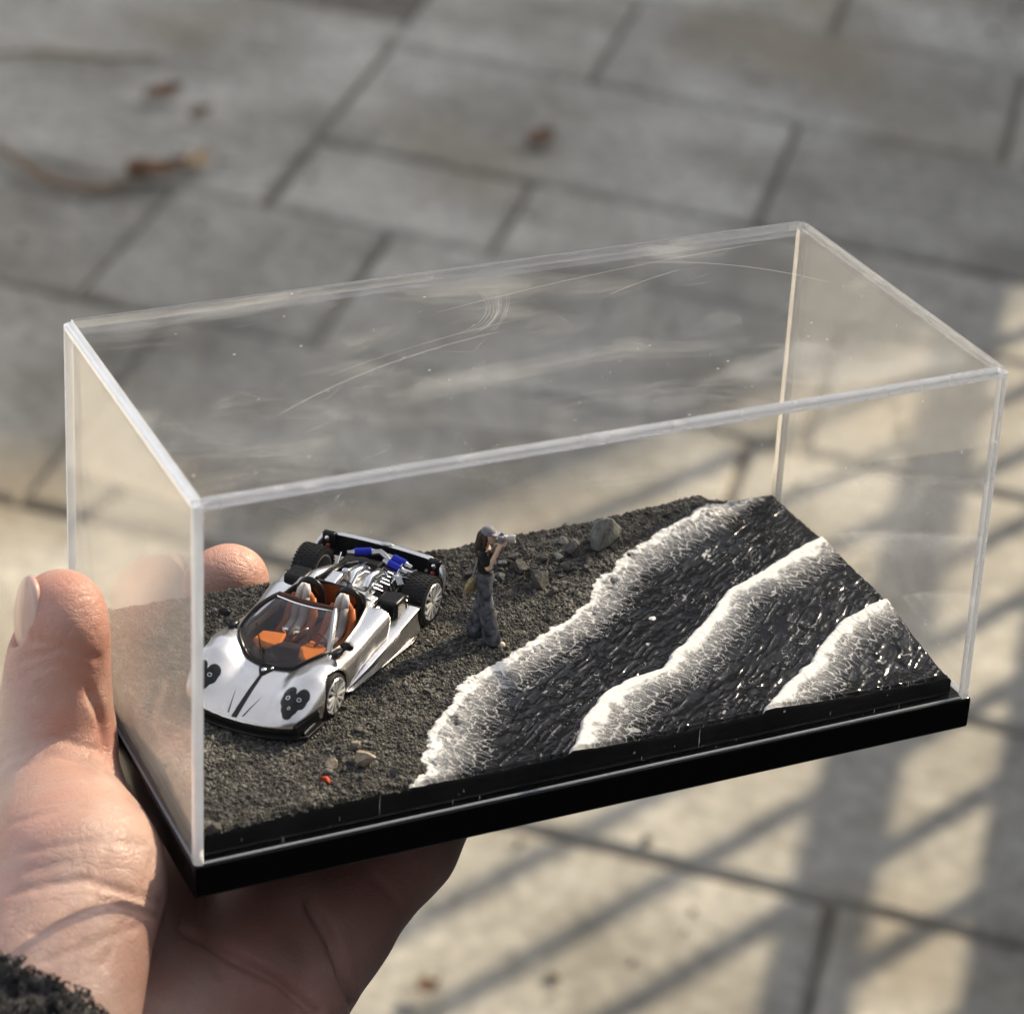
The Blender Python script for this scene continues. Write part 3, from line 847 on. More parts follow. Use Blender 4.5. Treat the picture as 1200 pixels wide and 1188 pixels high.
for i, j in rp:                                                  # small rubble round the heap and scattered near the front
    x, y = gx[i, j], gy[i, j]
    wgt = math.exp(-((x - 99) / 12) ** 2 - ((y - 67) / 6.5) ** 2) + .5 * math.exp(-((x - 36) / 9) ** 2 - ((y - 13) / 5) ** 2) + .05
    if random.random() < wgt * .13 and k < 115:
        h = random.uniform(.5, 1.15)
        rock('stone', x, y, (h * random.uniform(.9, 1.4), h, h * .8), ROCKD if random.random() < .8 else ROCKG, 'small crumb of dark stone among the rubble on the black sand', 'stone crumbs on the black sand', 500 + k, sink=.3, cuts=6); k += 1

# ================================================================== model car
CAR_S = .928
carm = inbox((43.86, 52.69, 6.42), math.radians(-139.14), math.radians(.43), CAR_S)
car = empty('toy_car', 'silver open-top model sports car with orange cabin and its engine cover taken off', 'toy car', mat4=carm)
SILV = pmat('silver_paint', (.61, .595, .59), .27, metal=.9, col2=(.66, .645, .64), ns=120, coat=.5)
CHRM = pmat('chrome', (.80, .80, .79), .10, metal=1, rv=.05, ns=400)
STEEL = pmat('dull_metal', (.45, .45, .45), .32, metal=1, rv=.1, ns=500)
BLK = pmat('black_trim', (.010, .010, .011), .30, rv=.08, ns=300)
BLKM = pmat('matt_black', (.014, .014, .014), .6, rv=.1, ns=300)
RIMM = pmat('rim_silver', (.72, .72, .72), .25, metal=.55, coat=.5)
RUB = pmat('tyre_rubber', (.016, .016, .017), .62, rv=.1, ns=300)
ORG = pmat('orange_leather', (.44, .12, .03), .42, col2=(.34, .09, .022), ns=350)
DASHO = pmat('bright_orange_panel', (.66, .21, .03), .4, col2=(.58, .17, .025), ns=300)
LAMPB = pmat('lamp_cover', (.006, .006, .007), .16, coat=.15, spec=.3)
BRN = pmat('brown_leather', (.16, .045, .02), .45, col2=(.11, .03, .014), ns=350)
GRY = pmat('grey_leather', (.40, .36, .34), .55, col2=(.32, .285, .27), ns=500)
BLUE = pmat('blue_anodised', (.015, .025, .36), .3, metal=.3)
RED = pmat('red_lens', (.45, .05, .06), .2, coat=.8)
WHT = pmat('white_lens', (.75, .74, .72), .2, coat=.8)
INNER = pmat('dark_cabin', (.022, .013, .010), .5, rv=.1, ns=200)
CGL = acrylic('car_glass', tint=(.84, .81, .80), haze=.0, smudge=.01, speck=0)

def curve(pts, w=1.6):
    p = np.array(sorted(pts)); xs = np.linspace(p[0, 0] - 6, p[-1, 0] + 6, 1200)
    lx = np.concatenate(([p[0, 0] - 6], p[:, 0], [p[-1, 0] + 6]))
    ly = np.concatenate(([p[0, 1] - 6 * (p[1, 1] - p[0, 1]) / (p[1, 0] - p[0, 0])], p[:, 1], [p[-1, 1] + 6 * (p[-1, 1] - p[-2, 1]) / (p[-1, 0] - p[-2, 0])]))
    ys = np.interp(xs, lx, ly)
    k = int(w / (xs[1] - xs[0])); ker = np.hanning(2 * k + 1); ker /= ker.sum()
    ys = np.convolve(np.pad(ys, k, mode='edge'), ker, 'valid')
    return lambda x: np.interp(x, xs, ys)
zc = curve([(38, 3.4), (36.6, 3.9), (34, 5.0), (30, 6.4), (26, 7.5), (23, 8.2), (18, 9.0), (12, 9.8), (6, 10.4), (0, 10.9), (-6, 11.6), (-10, 12.0), (-15, 11.5)])
zf = curve([(38, 2.2), (36, 3.9), (33, 6.3), (29, 8.7), (25, 10.5), (21, 11.2), (17, 10.9), (13, 10.1), (8, 9.5), (2, 10.0), (-4, 11.0), (-9, 11.6), (-15, 11.2)])
yf = curve([(38, 9.0), (34, 10.5), (21, 11.9), (8, 11.6), (-8, 12.2), (-15, 12.6)])
hw = curve([(38, 8), (37, 10.4), (36, 12.0), (34, 13.9), (31, 15), (26, 15.7), (21, 15.9), (15, 15.3), (8, 14.5), (2, 14.5), (-5, 15.2), (-11, 15.8), (-15, 16.0)])
yo = curve([(-8.4, 0), (-8.0, 5.0), (-6.5, 7.3), (-4, 8.8), (2, 9.9), (10, 10.5), (15, 10.1), (19, 7.9), (21.6, 4.6), (22.8, 1.6), (23.3, 0)], .8)
def ztop(x, y):
    ay = np.abs(y)
    hood = zc(x) - .004 * ay ** 2 - .16 * np.maximum(ay - 7.5, 0) ** 1.3
    d = ay - yf(x)
    fen = zf(x) - np.where(d < 0, .075 * d * d, .13 * d * d)
    return smax(hood, fen, .9)
def body_sdf(P):
    x, y, z = P[..., 0], P[..., 1], P[..., 2]
    ay = np.abs(y)
    f = z - ztop(x, y)
    side = ay - hw(x) + .30 * np.maximum(4.6 - z, 0) + .05 * np.maximum(z - 6, 0) ** 1.5
    f = smax(f * .85, side, .8)
    front = x - (37.4 - .0135 * ay ** 2 - .00003 * ay ** 4) + .25 * np.maximum(3.4 - z, 0)
    f = smax(f, front, .6)
    zb = np.interp(x, [-15, -4, 12, 15, 27, 29, 33, 38], [6.2, 6.0, 3.6, 2.2, 2.0, 2.4, 3.0, 3.1])
    f = smax(f, zb - z, .25)
    f = smax(f, np.where(ay > 9.5, -3.0 - (z - 6) * .45, -9.0) - x, .2)
    # openings
    rel = smax(ay - yo(np.clip(x, -8.4, 23.3)), smax(x - 23.2, -8.3 - x, .3), .4)
    f = smax(f, -rel, .35)
    f = smax(f, -np.maximum(np.maximum(ay - 8.2, x - 33.0), z - zc(x) + 2.2), .3)     # hollow under the bonnet
    arch = np.maximum(np.hypot(x - 21.3, z - 4.8) - 5.3, 9.7 - ay)
    f = smax(f, -arch, .3)
    f = smax(f, -(cone(P * np.array([1, 1, 1]), (35.6, 13.2, 3.2), (28.6, 15.9, 4.6), 1.0, 1.5)), .3)
    f = smax(f, -(cone(P, (35.6, -13.2, 3.2), (28.6, -15.9, 4.6), 1.0, 1.5)), .3)
    return f
body = sdf_obj('body', body_sdf, (-10.5, -17, 1.2), (38.8, 17, 13.2), .3, SILV, car, project=3, relax=1)

def conform(poly, off=.10, dome=0., rings=5):
    """patch over the bodywork: closed outline in plan (mm)"""
    c = np.mean(poly, 0); n = len(poly); V = [(c[0], c[1])]; F = []
    for k in range(1, rings + 1):
        for p in poly: V.append(tuple(c + (np.array(p) - c) * k / rings))
    V = np.array(V)
    r = np.concatenate(([0], np.repeat(np.arange(1, rings + 1) / rings, n)))
    Zt = ztop(V[:, 0], V[:, 1]) + off * np.where(r > .99, -.6, 1) + dome * (1 - r ** 2)
    for i in range(n): F.append((0, 1 + i, 1 + (i + 1) % n))
    for k in range(rings - 1):
        for i in range(n):
            a, b_ = 1 + k * n + i, 1 + k * n + (i + 1) % n
            F.append((a, a + n, b_ + n, b_))
    return np.column_stack([V, Zt]), F
def blob(cs, n=40):
    cs = np.array(cs, float); c0 = cs[:, :2].mean(0); out = []
    for k in range(n):
        a = 2 * PI * k / n; d = np.array([math.cos(a), math.sin(a)]); best = .3
        for cx, cy, r in cs:
            m = np.array([cx, cy]) - c0; tpj = m @ d; q = r * r - (m @ m - tpj * tpj)
            if q > 0: best = max(best, tpj + math.sqrt(q))
        out.append(c0 + d * best)
    return out
for s in (-1, 1):
    cs = [(29.2, s * 8.8, 1.55), (29.2, s * 12.2, 1.5), (30.6, s * 9.2, 1.8), (30.6, s * 11.8, 1.7), (32.2, s * 10.4, 2.0), (33.6, s * 10.6, 1.25)]
    V, F = conform(blob(cs), .10, .05)
    if s < 0: F = [f[::-1] for f in F]
    hl = G().add(V, F).build('headlight', LAMPB, car)
    for cx, cy, r in ((30.6, s * 9.3, .5), (30.5, s * 11.7, .48), (32.6, s * 10.5, .34)):
        zz = float(ztop(np.array(cx), np.array(cy)))
        e = .05
        nx_ = -(float(ztop(np.array(cx + e), np.array(cy))) - zz) / e; ny_ = -(float(ztop(np.array(cx), np.array(cy + e))) - zz) / e
        R = Vector((0, 0, 1)).rotation_difference(Vector((nx_, ny_, 1)).normalized()).to_matrix()
        g = G().lathe([(0, .30), (r * .45, .28), (r * .5, .22)], 16, axis='z'); gl_ = [R @ Vector(v) + Vector((cx, cy, zz + .05)) for v in g.v]
        g2 = G().lathe([(r * .62, .12), (r * .7, .30), (r, .30), (r * 1.08, .1)], 20, axis='z'); gr_ = [R @ Vector(v) + Vector((cx, cy, zz + .05)) for v in g2.v]
        G().add(gl_, g.f).build('lens', BLK, hl); G().add(gr_, g2.f).build('lens_ring', CHRM, hl)
# black stripe and darts on the bonnet, badge and wiper
def strip(x0, x1, y0, w0, y1, w1, off=.07, n=16):
    V, F = [], []
    for i in range(n + 1):
        t = i / n; x = x0 + (x1 - x0) * t; yy = y0 + (y1 - y0) * t; w = (w0 + (w1 - w0) * t) / 2
        for q in (-1, 0, 1): V.append((x, yy + q * w, 0))
    V = np.array(V); V[:, 2] = ztop(V[:, 0], V[:, 1]) + off
    for i in range(n):
        for q in (0, 1): a = i * 3 + q; F.append((a, a + 3, a + 4, a + 1))
    return V, F
V, F = strip(25.2, 36.9, 0, .75, 0, 1.25); G().add(V, F).build('bonnet_stripe', BLK, car)
for s in (-1, 1):
    V, F = strip(31.0, 36.2, s * 3.0, .05, s * 1.7, .32, .06); G().add(V, F).build('bonnet_dart', BLKM, car)
V, F = conform([(22.9, -1.9), (22.9, 1.9), (24.0, 1.5), (25.6, .5), (25.6, -.5), (24.0, -1.5)], .18, .25); bdg = G().add(V, F).build('cowl_vent', BLK, car)
zz = float(ztop(np.array(24.2), np.array(0.)))
G().ell((24.3, 0, zz + .5), (.75, .6, .28), 14, 8).build('badge', CHRM, bdg)
g = G().tube([(23.6, -1.3, zz + .6), (22.8, -1.2, zz + .9), (18.4, -4.6, 12.1)], [.28, .22, .16], 6); g.tube([(21.6, -2.2, 10.9), (15.5, -6.8, 13.0)], .17, 5)
wp = g.build('wiper', BLK, car); G().ell((23.2, 1.4, zz + .55), (.5, .4, .3), 10, 6).build('washer_jet', CHRM, wp)
# splitter, grille and floor
pl = [(37.9 - .0135 * y * y - .00003 * y ** 4, y) for y in np.linspace(-15.2, 15.2, 25)]
G().prism([(26.6, 15.6)] + [tuple(p) for p in pl[::-1]] + [(26.6, -15.6)], .9, 1.5).build('front_splitter', BLK, car, sm=False, bevel=.15)
pl = [(36.0 - .0135 * y * y - .00003 * y ** 4, y) for y in np.linspace(-14, 14, 25)]
G().prism([(28, 14.2)] + [tuple(p) for p in pl[::-1]] + [(28, -14.2)], 1.45, 3.1).build('grille', BLKM, car, sm=False)
g = G().prism([(28, -9), (28, 9), (14.5, 9), (14.5, 14), (-14, 15), (-14, 10), (-31, 9.5), (-31, -9.5), (-14, -10), (-14, -15), (14.5, -14), (14.5, -9)][::-1], 1.3, 2.6)
g.build('floor_pan', BLKM, car, sm=False)
for s in (-1, 1):
    g = G().box((31.4, s * 13.9, 3.5), (6.4, 1.2, 2.6), Matrix.Rotation(-s * .34, 3, 'Z') @ Matrix.Rotation(.25, 3, 'Y'))
    cv = g.build('corner_vent', BLK, car, sm=False, bevel=.12)
    G().box((31.0, s * 14.7, 2.5), (4.2, .35, .5), Matrix.Rotation(-s * .2, 3, 'Z') @ Matrix.Rotation(.3, 3, 'Y')).build('vent_fin', SILV, cv, sm=False, bevel=.1)
# sills
for s in (-1, 1):
    V, F = [], []
    st = [(14.6, 13.6, 14.7, 1.5, 2.4), (13.2, 12.8, 15.2, 1.4, 3.2), (6, 12.4, 15.9, 1.35, 4.2), (-2, 12.2, 16.4, 1.35, 5.6), (-9, 12.2, 16.8, 1.45, 6.9), (-14.4, 12.4, 17.1, 1.9, 7.8)]
    for x, yi, yo_, zl, zh in st:
        q = [(yi, zl), (yo_ - .1, zl), (yo_, zl + .35), (yo_ - .55, (zl + zh) / 2 - .2), (yo_ - .55, zh - .8), (yo_ - .35, zh - .25), (yo_ - .8, zh), (yi, zh - .15)]
        V += [(x, s * a, b_) for a, b_ in q]
    m = 8
    for i in range(len(st) - 1):
        for q in range(m):
            f = (i * m + q, i * m + (q + 1) % m, (i + 1) * m + (q + 1) % m, (i + 1) * m + q); F.append(f if s < 0 else f[::-1])
    F += [tuple(range(m)), tuple(range(6 * m - 1, 5 * m - 1, -1))]
    sk = G().add(V, F).build('side_skirt', SILV, car, bevel=.12)
    G().box((-14.9, s * 15.3, 4.6), (.8, 3.2, 6.2)).build('arch_liner', BLK, sk, sm=False, bevel=.3)
    G().prism([(13.5, s * 15.0), (-11, s * 17.3), (-12.5, s * 17.0), (-11, s * 15), (12, s * 14)][::s], 1.0, 1.32).build('skirt_blade', SILV, sk, sm=False)
# cabin tub
xs_ = np.linspace(-8.1, 23.0, 40)
top_ = [(x, float(yo(x)) + .25) for x in xs_] + [(x, -float(yo(x)) - .25) for x in xs_[::-1]]
V, F = [], []
n_ = len(top_)
for sc_, zz in ((1, None), (.97, 7.0), (.93, 3.6)):
    for x, y in top_:
        V.append((7.4 + (x - 7.4) * sc_, y * sc_, (float(ztop(np.array(x), np.array(y))) - .3) if zz is None else zz))
for k in range(2):
    for i in range(n_): F.append((k * n_ + i, k * n_ + (i + 1) % n_, (k + 1) * n_ + (i + 1) % n_, (k + 1) * n_ + i))
F.append(tuple(2 * n_ + i for i in range(n_)))
G().add(V, F).build('cabin_tub', INNER, car)
gk = G().tube([(x, y, float(ztop(np.array(x), np.array(y))) + .05) for x, y in top_] + [(top_[0][0], top_[0][1], float(ztop(np.array(top_[0][0]), np.array(top_[0][1]))) + .05)], .42, 8)
gk.build('cockpit_trim', BLK, car)
# dashboard and orange panels
db = G().ell((14.6, 0, 6.2), (4.6, 9.0, 2.1), 24, 10).build('dashboard', INNER, car)
for s in (-1, 1):
    G().prism([(9.3, s * 3.0), (13.0, s * 2.2), (16.2, s * 3.6), (17.2, s * 5.8), (14.8, s * 8.2), (10.6, s * 8.0)][::s], 7.4, 8.35).build('dash_panel', DASHO, db, sm=False, bevel=.3)
    G().lathe([(0, .4), (.8, .35), (.9, 0), (.9, -.6), (0, -.6)], 18, (8.4, -2.4 + s * 1.35, 8.6), 'z').build('gauge', CHRM, db)
g = G().box((4, 0, 4.6), (17, 2.2, 2.4)); con = g.build('centre_console', BRN, car, sm=False, bevel=.4)
G().tube([(6.5, .2, 5.6), (6.2, .2, 8.0)], [.2, .15], 8).ell((6.1, .2, 8.3), (.5, .5, .55), 10, 8).build('gear_lever', CHRM, con)
wc, wr = Vector((10.2, 4.9, 8.6)), 2.0
wx_, wy_ = Vector((0, 1, 0)), Vector((-.45, 0, .89))
g = G().tube([wc + wx_ * wr * math.cos(a) + wy_ * wr * math.sin(a) for a in [2 * PI * k / 24 for k in range(25)]], .26, 6, cap=False)
for a in (.3, 2.84, 4.71): g.tube([wc, wc + wx_ * wr * math.cos(a) + wy_ * wr * math.sin(a)], .2, 5)
g.tube([wc, wc + Vector((3.4, 0, -1.4))], .35, 6).build('steering_wheel', BRN, car)
# seats
for s in (-1, 1):
    y0 = s * 4.7
    Rt = Matrix.Rotation(-.30, 3, 'Y')
    g = G().ell((-1.0, y0, 8.4), (1.5, 3.2, 4.6), 20, 12, Rt)
    for q in (-1, 1): g.tube([(5.6, y0 + q * 2.7, 5.4), (1.2, y0 + q * 2.9, 5.8), (-.4, y0 + q * 2.9, 8.0), (-1.6, y0 + q * 2.3, 11.4)], [.7, 1.0, 1.0, .6], 10)
    g.ell((3.2, y0, 4.6), (4.2, 3.2, 1.5), 20, 10)
    seat = g.build('seat', ORG, car, auto=False)
    g = G()
    for q in (-1, 1):
        g.tube([(6.4, y0 + q * .75, 5.7), (3.0, y0 + q * .9, 6.0), (1.0, y0 + q * .95, 6.9), (0.1, y0 + q * .95, 9.0), (-.9, y0 + q * .85, 11.6)], [.85, .95, 1.0, 1.0, .85], 12)
    g.build('seat_cushion', GRY, seat, auto=False)
    g = G()
    for q in (-1, 1): g.tube([(-.7, y0 + q * .8, 11.2), (-1.5, y0 + q * .75, 12.9), (-2.2, y0 + q * .25, 13.9)], [.85, .85, .7], 12)
    g.ell((-1.9, y0, 13.2), (.75, 1.2, 1.2), 14, 10); g.build('headrest', pmat('pale_leather', (.60, .56, .53), .5), seat, auto=False)
    pts = [(-4.6, y0 + 2.7 * math.cos(a), 10.8 + 2.9 * math.sin(a)) for a in [PI * k / 14 for k in range(15)]]
    G().tube([(-4.6, y0 + 2.7, 8)] + pts + [(-4.6, y0 - 2.7, 8)], .75, 10).build('roll_hoop', BLK, car)
V = [(-7.7 + .02 * y * y * 0, y, z_) for z_ in (4, 12.0) for y in np.linspace(-7.2, 7.2, 13)]
V = [(v[0] + .012 * v[1] ** 2, v[1], v[2] - (.022 * v[1] ** 2 if v[2] > 5 else 0)) for v in V]
G().add(V, [(i, i + 1, i + 14, i + 13) for i in range(12)]).build('bulkhead', pmat('orange_bulkhead', (.40, .10, .03), .4, col2=(.30, .07, .02), ns=400), car)
# windscreen
def wsp(u, s, bulge=1.0):
    a = u * PI / 2
    bx, by = 15.4 + 7.4 * math.cos(a) ** 1.15 if abs(u) < 1 else 15.4, 10.3 * math.sin(a)
    bz = float(ztop(np.array(bx), np.array(by))) + .12
    tx, ty, tz = 5.9 + .9 * (1 - u * u), 6.8 * u, 15.0 + .35 * (1 - u * u)
    k = 4 * s * (1 - s) * bulge
    return Vector((bx + (tx - bx) * s + .55 * k, by + (ty - by) * s + .5 * k * u, bz + (tz - bz) * s + .95 * k))
nu, nv = 28, 12
V = [wsp(-1 + 2 * i / nu, j / nv) for i in range(nu + 1) for j in range(nv + 1)]
F = [(i * (nv + 1) + j, i * (nv + 1) + j + 1, (i + 1) * (nv + 1) + j + 1, (i + 1) * (nv + 1) + j) for i in range(nu) for j in range(nv)]
ws = G().add(V, F).build('windscreen', CGL, car, auto=False)
so_ = ws.modifiers.new('thickness', 'SOLIDIFY'); so_.thickness = .0002; so_.offset = 0
fr = G().tube([wsp(-1 + 2 * i / nu, 0) + Vector((0, 0, .12)) for i in range(nu + 1)], .42, 8, flat=1.2).build('screen_gasket', BLK, ws)
G().tube([wsp(-1 + 2 * i / nu, 1) + Vector((-.25, 0, .05)) for i in range(nu + 1)], .55, 8).build('screen_header', pmat('header_brown', (.07, .03, .025), .3, metal=.4), ws)
G().tube([wsp(-1 + 2 * i / nu, .96) + Vector((.25, 0, .1)) for i in range(nu + 1)], .22, 6).build('header_trim', CHRM, ws)
for s in (-1, 1):
    G().tube([wsp(s, j / 8) for j in range(9)], [.75, .7, .65, .6, .58, .56, .55, .55, .55], 10).build('pillar', BLK if s < 0 else STEEL, ws)
    g = G()
    for j in range(3, 38): g.lathe([(.60, -.06), (.66, 0), (.60, .06)], 8, tuple(wsp(s, j / 40)), 'z')
    g.build('pillar_ribs', STEEL if s > 0 else BLK, ws)
    # mirrors
    y0 = s * 12.4
    zz = float(ztop(np.array(15.6), np.array(y0)))
    m_ = G().ell((15.4, y0, zz + .55), (1.9, 1.15, .75), 16, 8).build('mirror', BLK, car)
    G().tube([(16.4, y0, zz + .5), (16.6, y0 + s * 1.4, zz + 1.6), (15.8, y0 + s * 2.0, zz + 2.4)], [.4, .3, .3], 8).ell((15.4, y0 + s * 2.2, zz + 2.8), (.7, 1.6, 1.0), 14, 8).build('mirror_head', BLK, m_)
# wheels
def wheel(x, y, s, r, w, rr, tread):
    t = empty('wheel'); t.parent = car; t.location = Vector((x, y, r)) * .001
    h = w / 2
    ty = G().lathe([(rr, -h + .3), (r - .75, -h), (r - .25, -h + .25), (r - .05, -h + .8), (r, 0), (r - .05, h - .8), (r - .25, h - .25), (r - .75, h), (rr + .1, h - .1), (rr, h - .5)], 44)
    if tread:
        for k in range(40):
            a = 2 * PI * k / 40
            for q in range(5):
                yy = -h + w * (q + .5) / 5; aa = a + (.08 if q % 2 else 0)
                ty.box(((r + .02) * math.cos(aa), yy, (r + .02) * math.sin(aa)), (.26, w / 5 * .72, .46), Matrix.Rotation(-aa, 3, 'Y'))
    ty.build('tyre', RUB, t)
    o = s
    rim = G().lathe([(rr + .02, o * (h - .02)), (rr - .05, o * (h + .08)), (rr - .35, o * (h + .06)), (rr - .5, o * (h - .35)), (rr - .6, o * (-h + .3)), (rr, o * (-h + .25))], 40)
    for k in range(12):
        a = 2 * PI * (k + .3) / 12
        for da in (-.055, .055) if k % 1 == 0 else (0,):
            rim.tube([(.5 * math.cos(a + da * 3), o * (h - .25), .5 * math.sin(a + da * 3)), (rr * .6 * math.cos(a + da), o * (h - .02), rr * .6 * math.sin(a + da)), ((rr - .3) * math.cos(a + da * .5), o * (h + .02), (rr - .3) * math.sin(a + da * .5))], [.30, .27, .33], 6)
    rim.build('rim', RIMM, t)
    G().lathe([(0, o * (h - .7)), (rr - .55, o * (h - .7))], 24).build('brake_disc', BLKM, t)
    G().lathe([(0, o * (h + .05)), (.42, o * h), (.6, o * (h - .3))], 14).build('hub_cap', STEEL, t)
    return t
for s in (-1, 1):
    wheel(21.3, s * 13.5, s, 4.85, 3.6, 3.95, False)
    wheel(-21.6, s * 13.6, s, 5.5, 5.8, 4.2, True)
# engine bay
g = G().box((-16.5, 1.5, 6.6), (9, 8.5, 4.0)); g.box((-15.0, 2.0, 9.0), (5.2, 4.6, 1.6))
eng = g.build('engine_block', STEEL, car, sm=False, bevel=.35)
for dy in (.2, 4.2):
    G().tube([(-13.2, dy, 9.8), (-15.5, dy - .2, 11.0), (-18.8, dy + .2, 11.0), (-20.6, dy + .8, 9.8)], [.8, 1.05, 1.05, .8], 12).build('intake_pipe', CHRM, eng)
for k in range(6):
    q = random.Random(k)
    x0, y0 = -13.5 - k * 1.5, 5.0 + q.uniform(-.4, .8)
    G().tube([(x0, y0 - 1.4, 8.8), (x0 - .6, y0, 9.8), (x0 - 1.4, y0 + 1.6, 9.0), (x0 - 1.7, y0 + 2.0, 6.5)], .34, 7).build('header_pipe', CHRM, eng)
g = G()
for a, b_ in (((-9.5, -5.2, 11.0), (-24.0, -1.0, 9.6)), ((-9.5, 6.6, 11.0), (-24.0, 3.2, 9.6)), ((-14, -4.4, 9.0), (-24.8, -8.0, 9.6)), ((-22.5, 6.0, 8.4), (-25, 10.8, 10.2)), ((-19.0, -6.4, 9.8), (-21.5, -2.0, 10.6)), ((-20, 7.0, 8.2), (-24.5, 7.4, 11.0)), ((-24.4, 5.6, 10.2), (-24.4, 11.6, 9.6)), ((-21.2, 6.6, 9.8), (-23.5, 11, 8.4))):
    g.tube([a, b_], .24, 6)
g.build('frame_strut', CHRM, car)
g = G()
for k in range(7): g.tube([(-20.2 - .28 * k, 8.4 - .3 * k, 8.3 + .18 * k), (-20.8 - .28 * k, 9.6 - .3 * k, 8.6 + .18 * k)], .26, 6)
g.build('coil_spring', CHRM, car)
G().box((-21, 0, 5.0), (15, 15, 1.4)).build('engine_tray', BLKM, car, sm=False, bevel=.3)
G().box((-24.5, -3.0, 7.6), (5.5, 9.0, 2.2)).build('gearbox', BLKM, car, sm=False, bevel=.5)
for c0, c1 in (((-24.8, -4.6, 10.6), (-26.4, -1.2, 10.9)), ((-24.4, 4.1, 10.3), (-24.0, 7.4, 9.8)), ((-26.4, 4.2, 10.7), (-26.0, 7.5, 10.2))):
    c0, c1 = Vector(c0), Vector(c1); d = (c1 - c0)
    mu = G().tube([c0, c1], 1.02, 16).build('silencer', BLUE, car)
    G().tube([c0 - d * .45, c0 - d * .2, c0 + d * .02], [.5, .55, .8], 12).tube([c1 - d * .02, c1 + d * .2, c1 + d * .5], [.8, .55, .5], 12).build('exhaust_pipe', STEEL, mu)
G().tube([(-26, -1, 10.8), (-26.8, .8, 11.2), (-26.2, 2.4, 10.8), (-25.4, 3.8, 10.4)], [.6, .75, .75, .6], 10).build('exhaust_link', STEEL, car)
for s in (-1, 1):
    ab_ = G().box((-11.2, s * 11.4, 8.6), (5.0, 5.2, 4.2)).build('air_box', BLK, car, bevel=.8, seg=4)
    G().box((-14.4, s * 12.0, 8.3), (1.5, 4.2, 3.4)).build('air_box_cap', BLK, ab_, bevel=.6, seg=4)
    G().tube([(-13.7, s * 10, 10.0), (-13.7, s * 12.6, 10.05), (-13.7, s * 13.9, 9.2), (-13.7, s * 14.1, 6.8)], .2, 6).build('clip', CHRM, ab_)
    G().box((-7.4, s * 10.2, 8.8), (2.6, 1.0, 2.0)).build('coolant_tank', CHRM, car, bevel=.3)
    # shoulders behind the cockpit
    G().tube([(-7.0, s * 6.6, 11.2), (-10, s * 6.2, 11.9), (-14, s * 5.4, 11.4), (-19, s * 5.0, 10.2)] if s < 0 else [(-6.6, 7.8, 10.9), (-8.4, 7.2, 11.1), (-9.6, 6.4, 11.0)], [1.5, 1.6, 1.2, .7] if s < 0 else [1.1, 1.0, .6], 14, flat=.75).build('rear_shoulder', SILV, car)
G().tube([(-7.6, -5.0, 12.5), (-12, -4.2, 12.6), (-19.8, -3.9, 11.2)], [.45, .45, .3], 8).build('hose', BLK, car)
G().box((-10.6, -2.6, 11.2), (5.4, 3.2, 1.8), Matrix.Rotation(.12, 3, 'Y')).build('rear_deck', SILV, car, bevel=.5, seg=3)
G().box((-13.6, -.9, 11.6), (1.8, 2.6, 3.0), Matrix.Rotation(-.2, 3, 'Y'), .75).build('roof_scoop', SILV, car, bevel=.5, seg=3)
# tail panel
def tailx(y): return -30.6 + .005 * y * y
V, F = [], []
n_ = 25
for y in np.linspace(-14.6, 14.6, n_):
    zt_ = 10.7 - .0 * y * y - (.9 * max(0, abs(y) - 12.2) ** 1.0 if abs(y) > 12.2 else 0)
    for dx, z_ in ((.5, 5.6), (.5, zt_ - .1), (0, zt_), (-.9, zt_ - .1), (-1.2, 8), (-.8, 5.4)): V.append((tailx(y) + dx, y, z_))
for i in range(n_ - 1):
    for q in range(6): F.append((i * 6 + q, (i + 1) * 6 + q, (i + 1) * 6 + (q + 1) % 6, i * 6 + (q + 1) % 6))
F += [tuple(range(6)), tuple(range(6 * n_ - 1, 6 * n_ - 7, -1))]
tail = G().add(V, F).build('rear_bumper', BLK, car)
pts = [(tailx(y) - .1, y, 10.95 - .0 * y * y - (.9 * max(0, abs(y) - 12.2))) for y in np.linspace(-13.8, 13.8, 27)]
G().tube(pts, .62, 8, flat=.8).ell((tailx(0) + .1, .6, 11.3), (.7, 1.7, .45), 14, 8).build('bumper_trim', SILV, tail)
for s in (-1, 1):
    y0 = s * 13.2; x0 = tailx(13.2) + .8
    G().box((x0, y0, 9.3), (1.6, 3.2, 4.6)).build('lamp_housing', BLK, tail, bevel=.5, seg=3)
    G().tube([(x0 - .3, s * 14.6, 10.4), (x0 + .6, s * 15.4, 8.8), (x0 + 1.4, s * 15.8, 6.6), (x0 + 2.2, s * 15.8, 4.2)], [.75, .85, .75, .4], 10).build('bumper_corner', SILV, tail)
    G().ell((x0 + .9, y0 + s * .1, 10.3), (.5, .62, .66), 14, 10).build('reversing_lamp', CHRM, tail)
    G().ell((x0 + .9, y0 - s * .1, 8.5), (.5, .55, .6), 14, 10).build('tail_lamp', RED, tail)
    G().ell((x0 + 1.0, y0 - .75, 7.5), (.42, .45, .5), 12, 8).build('indicator', WHT, tail)
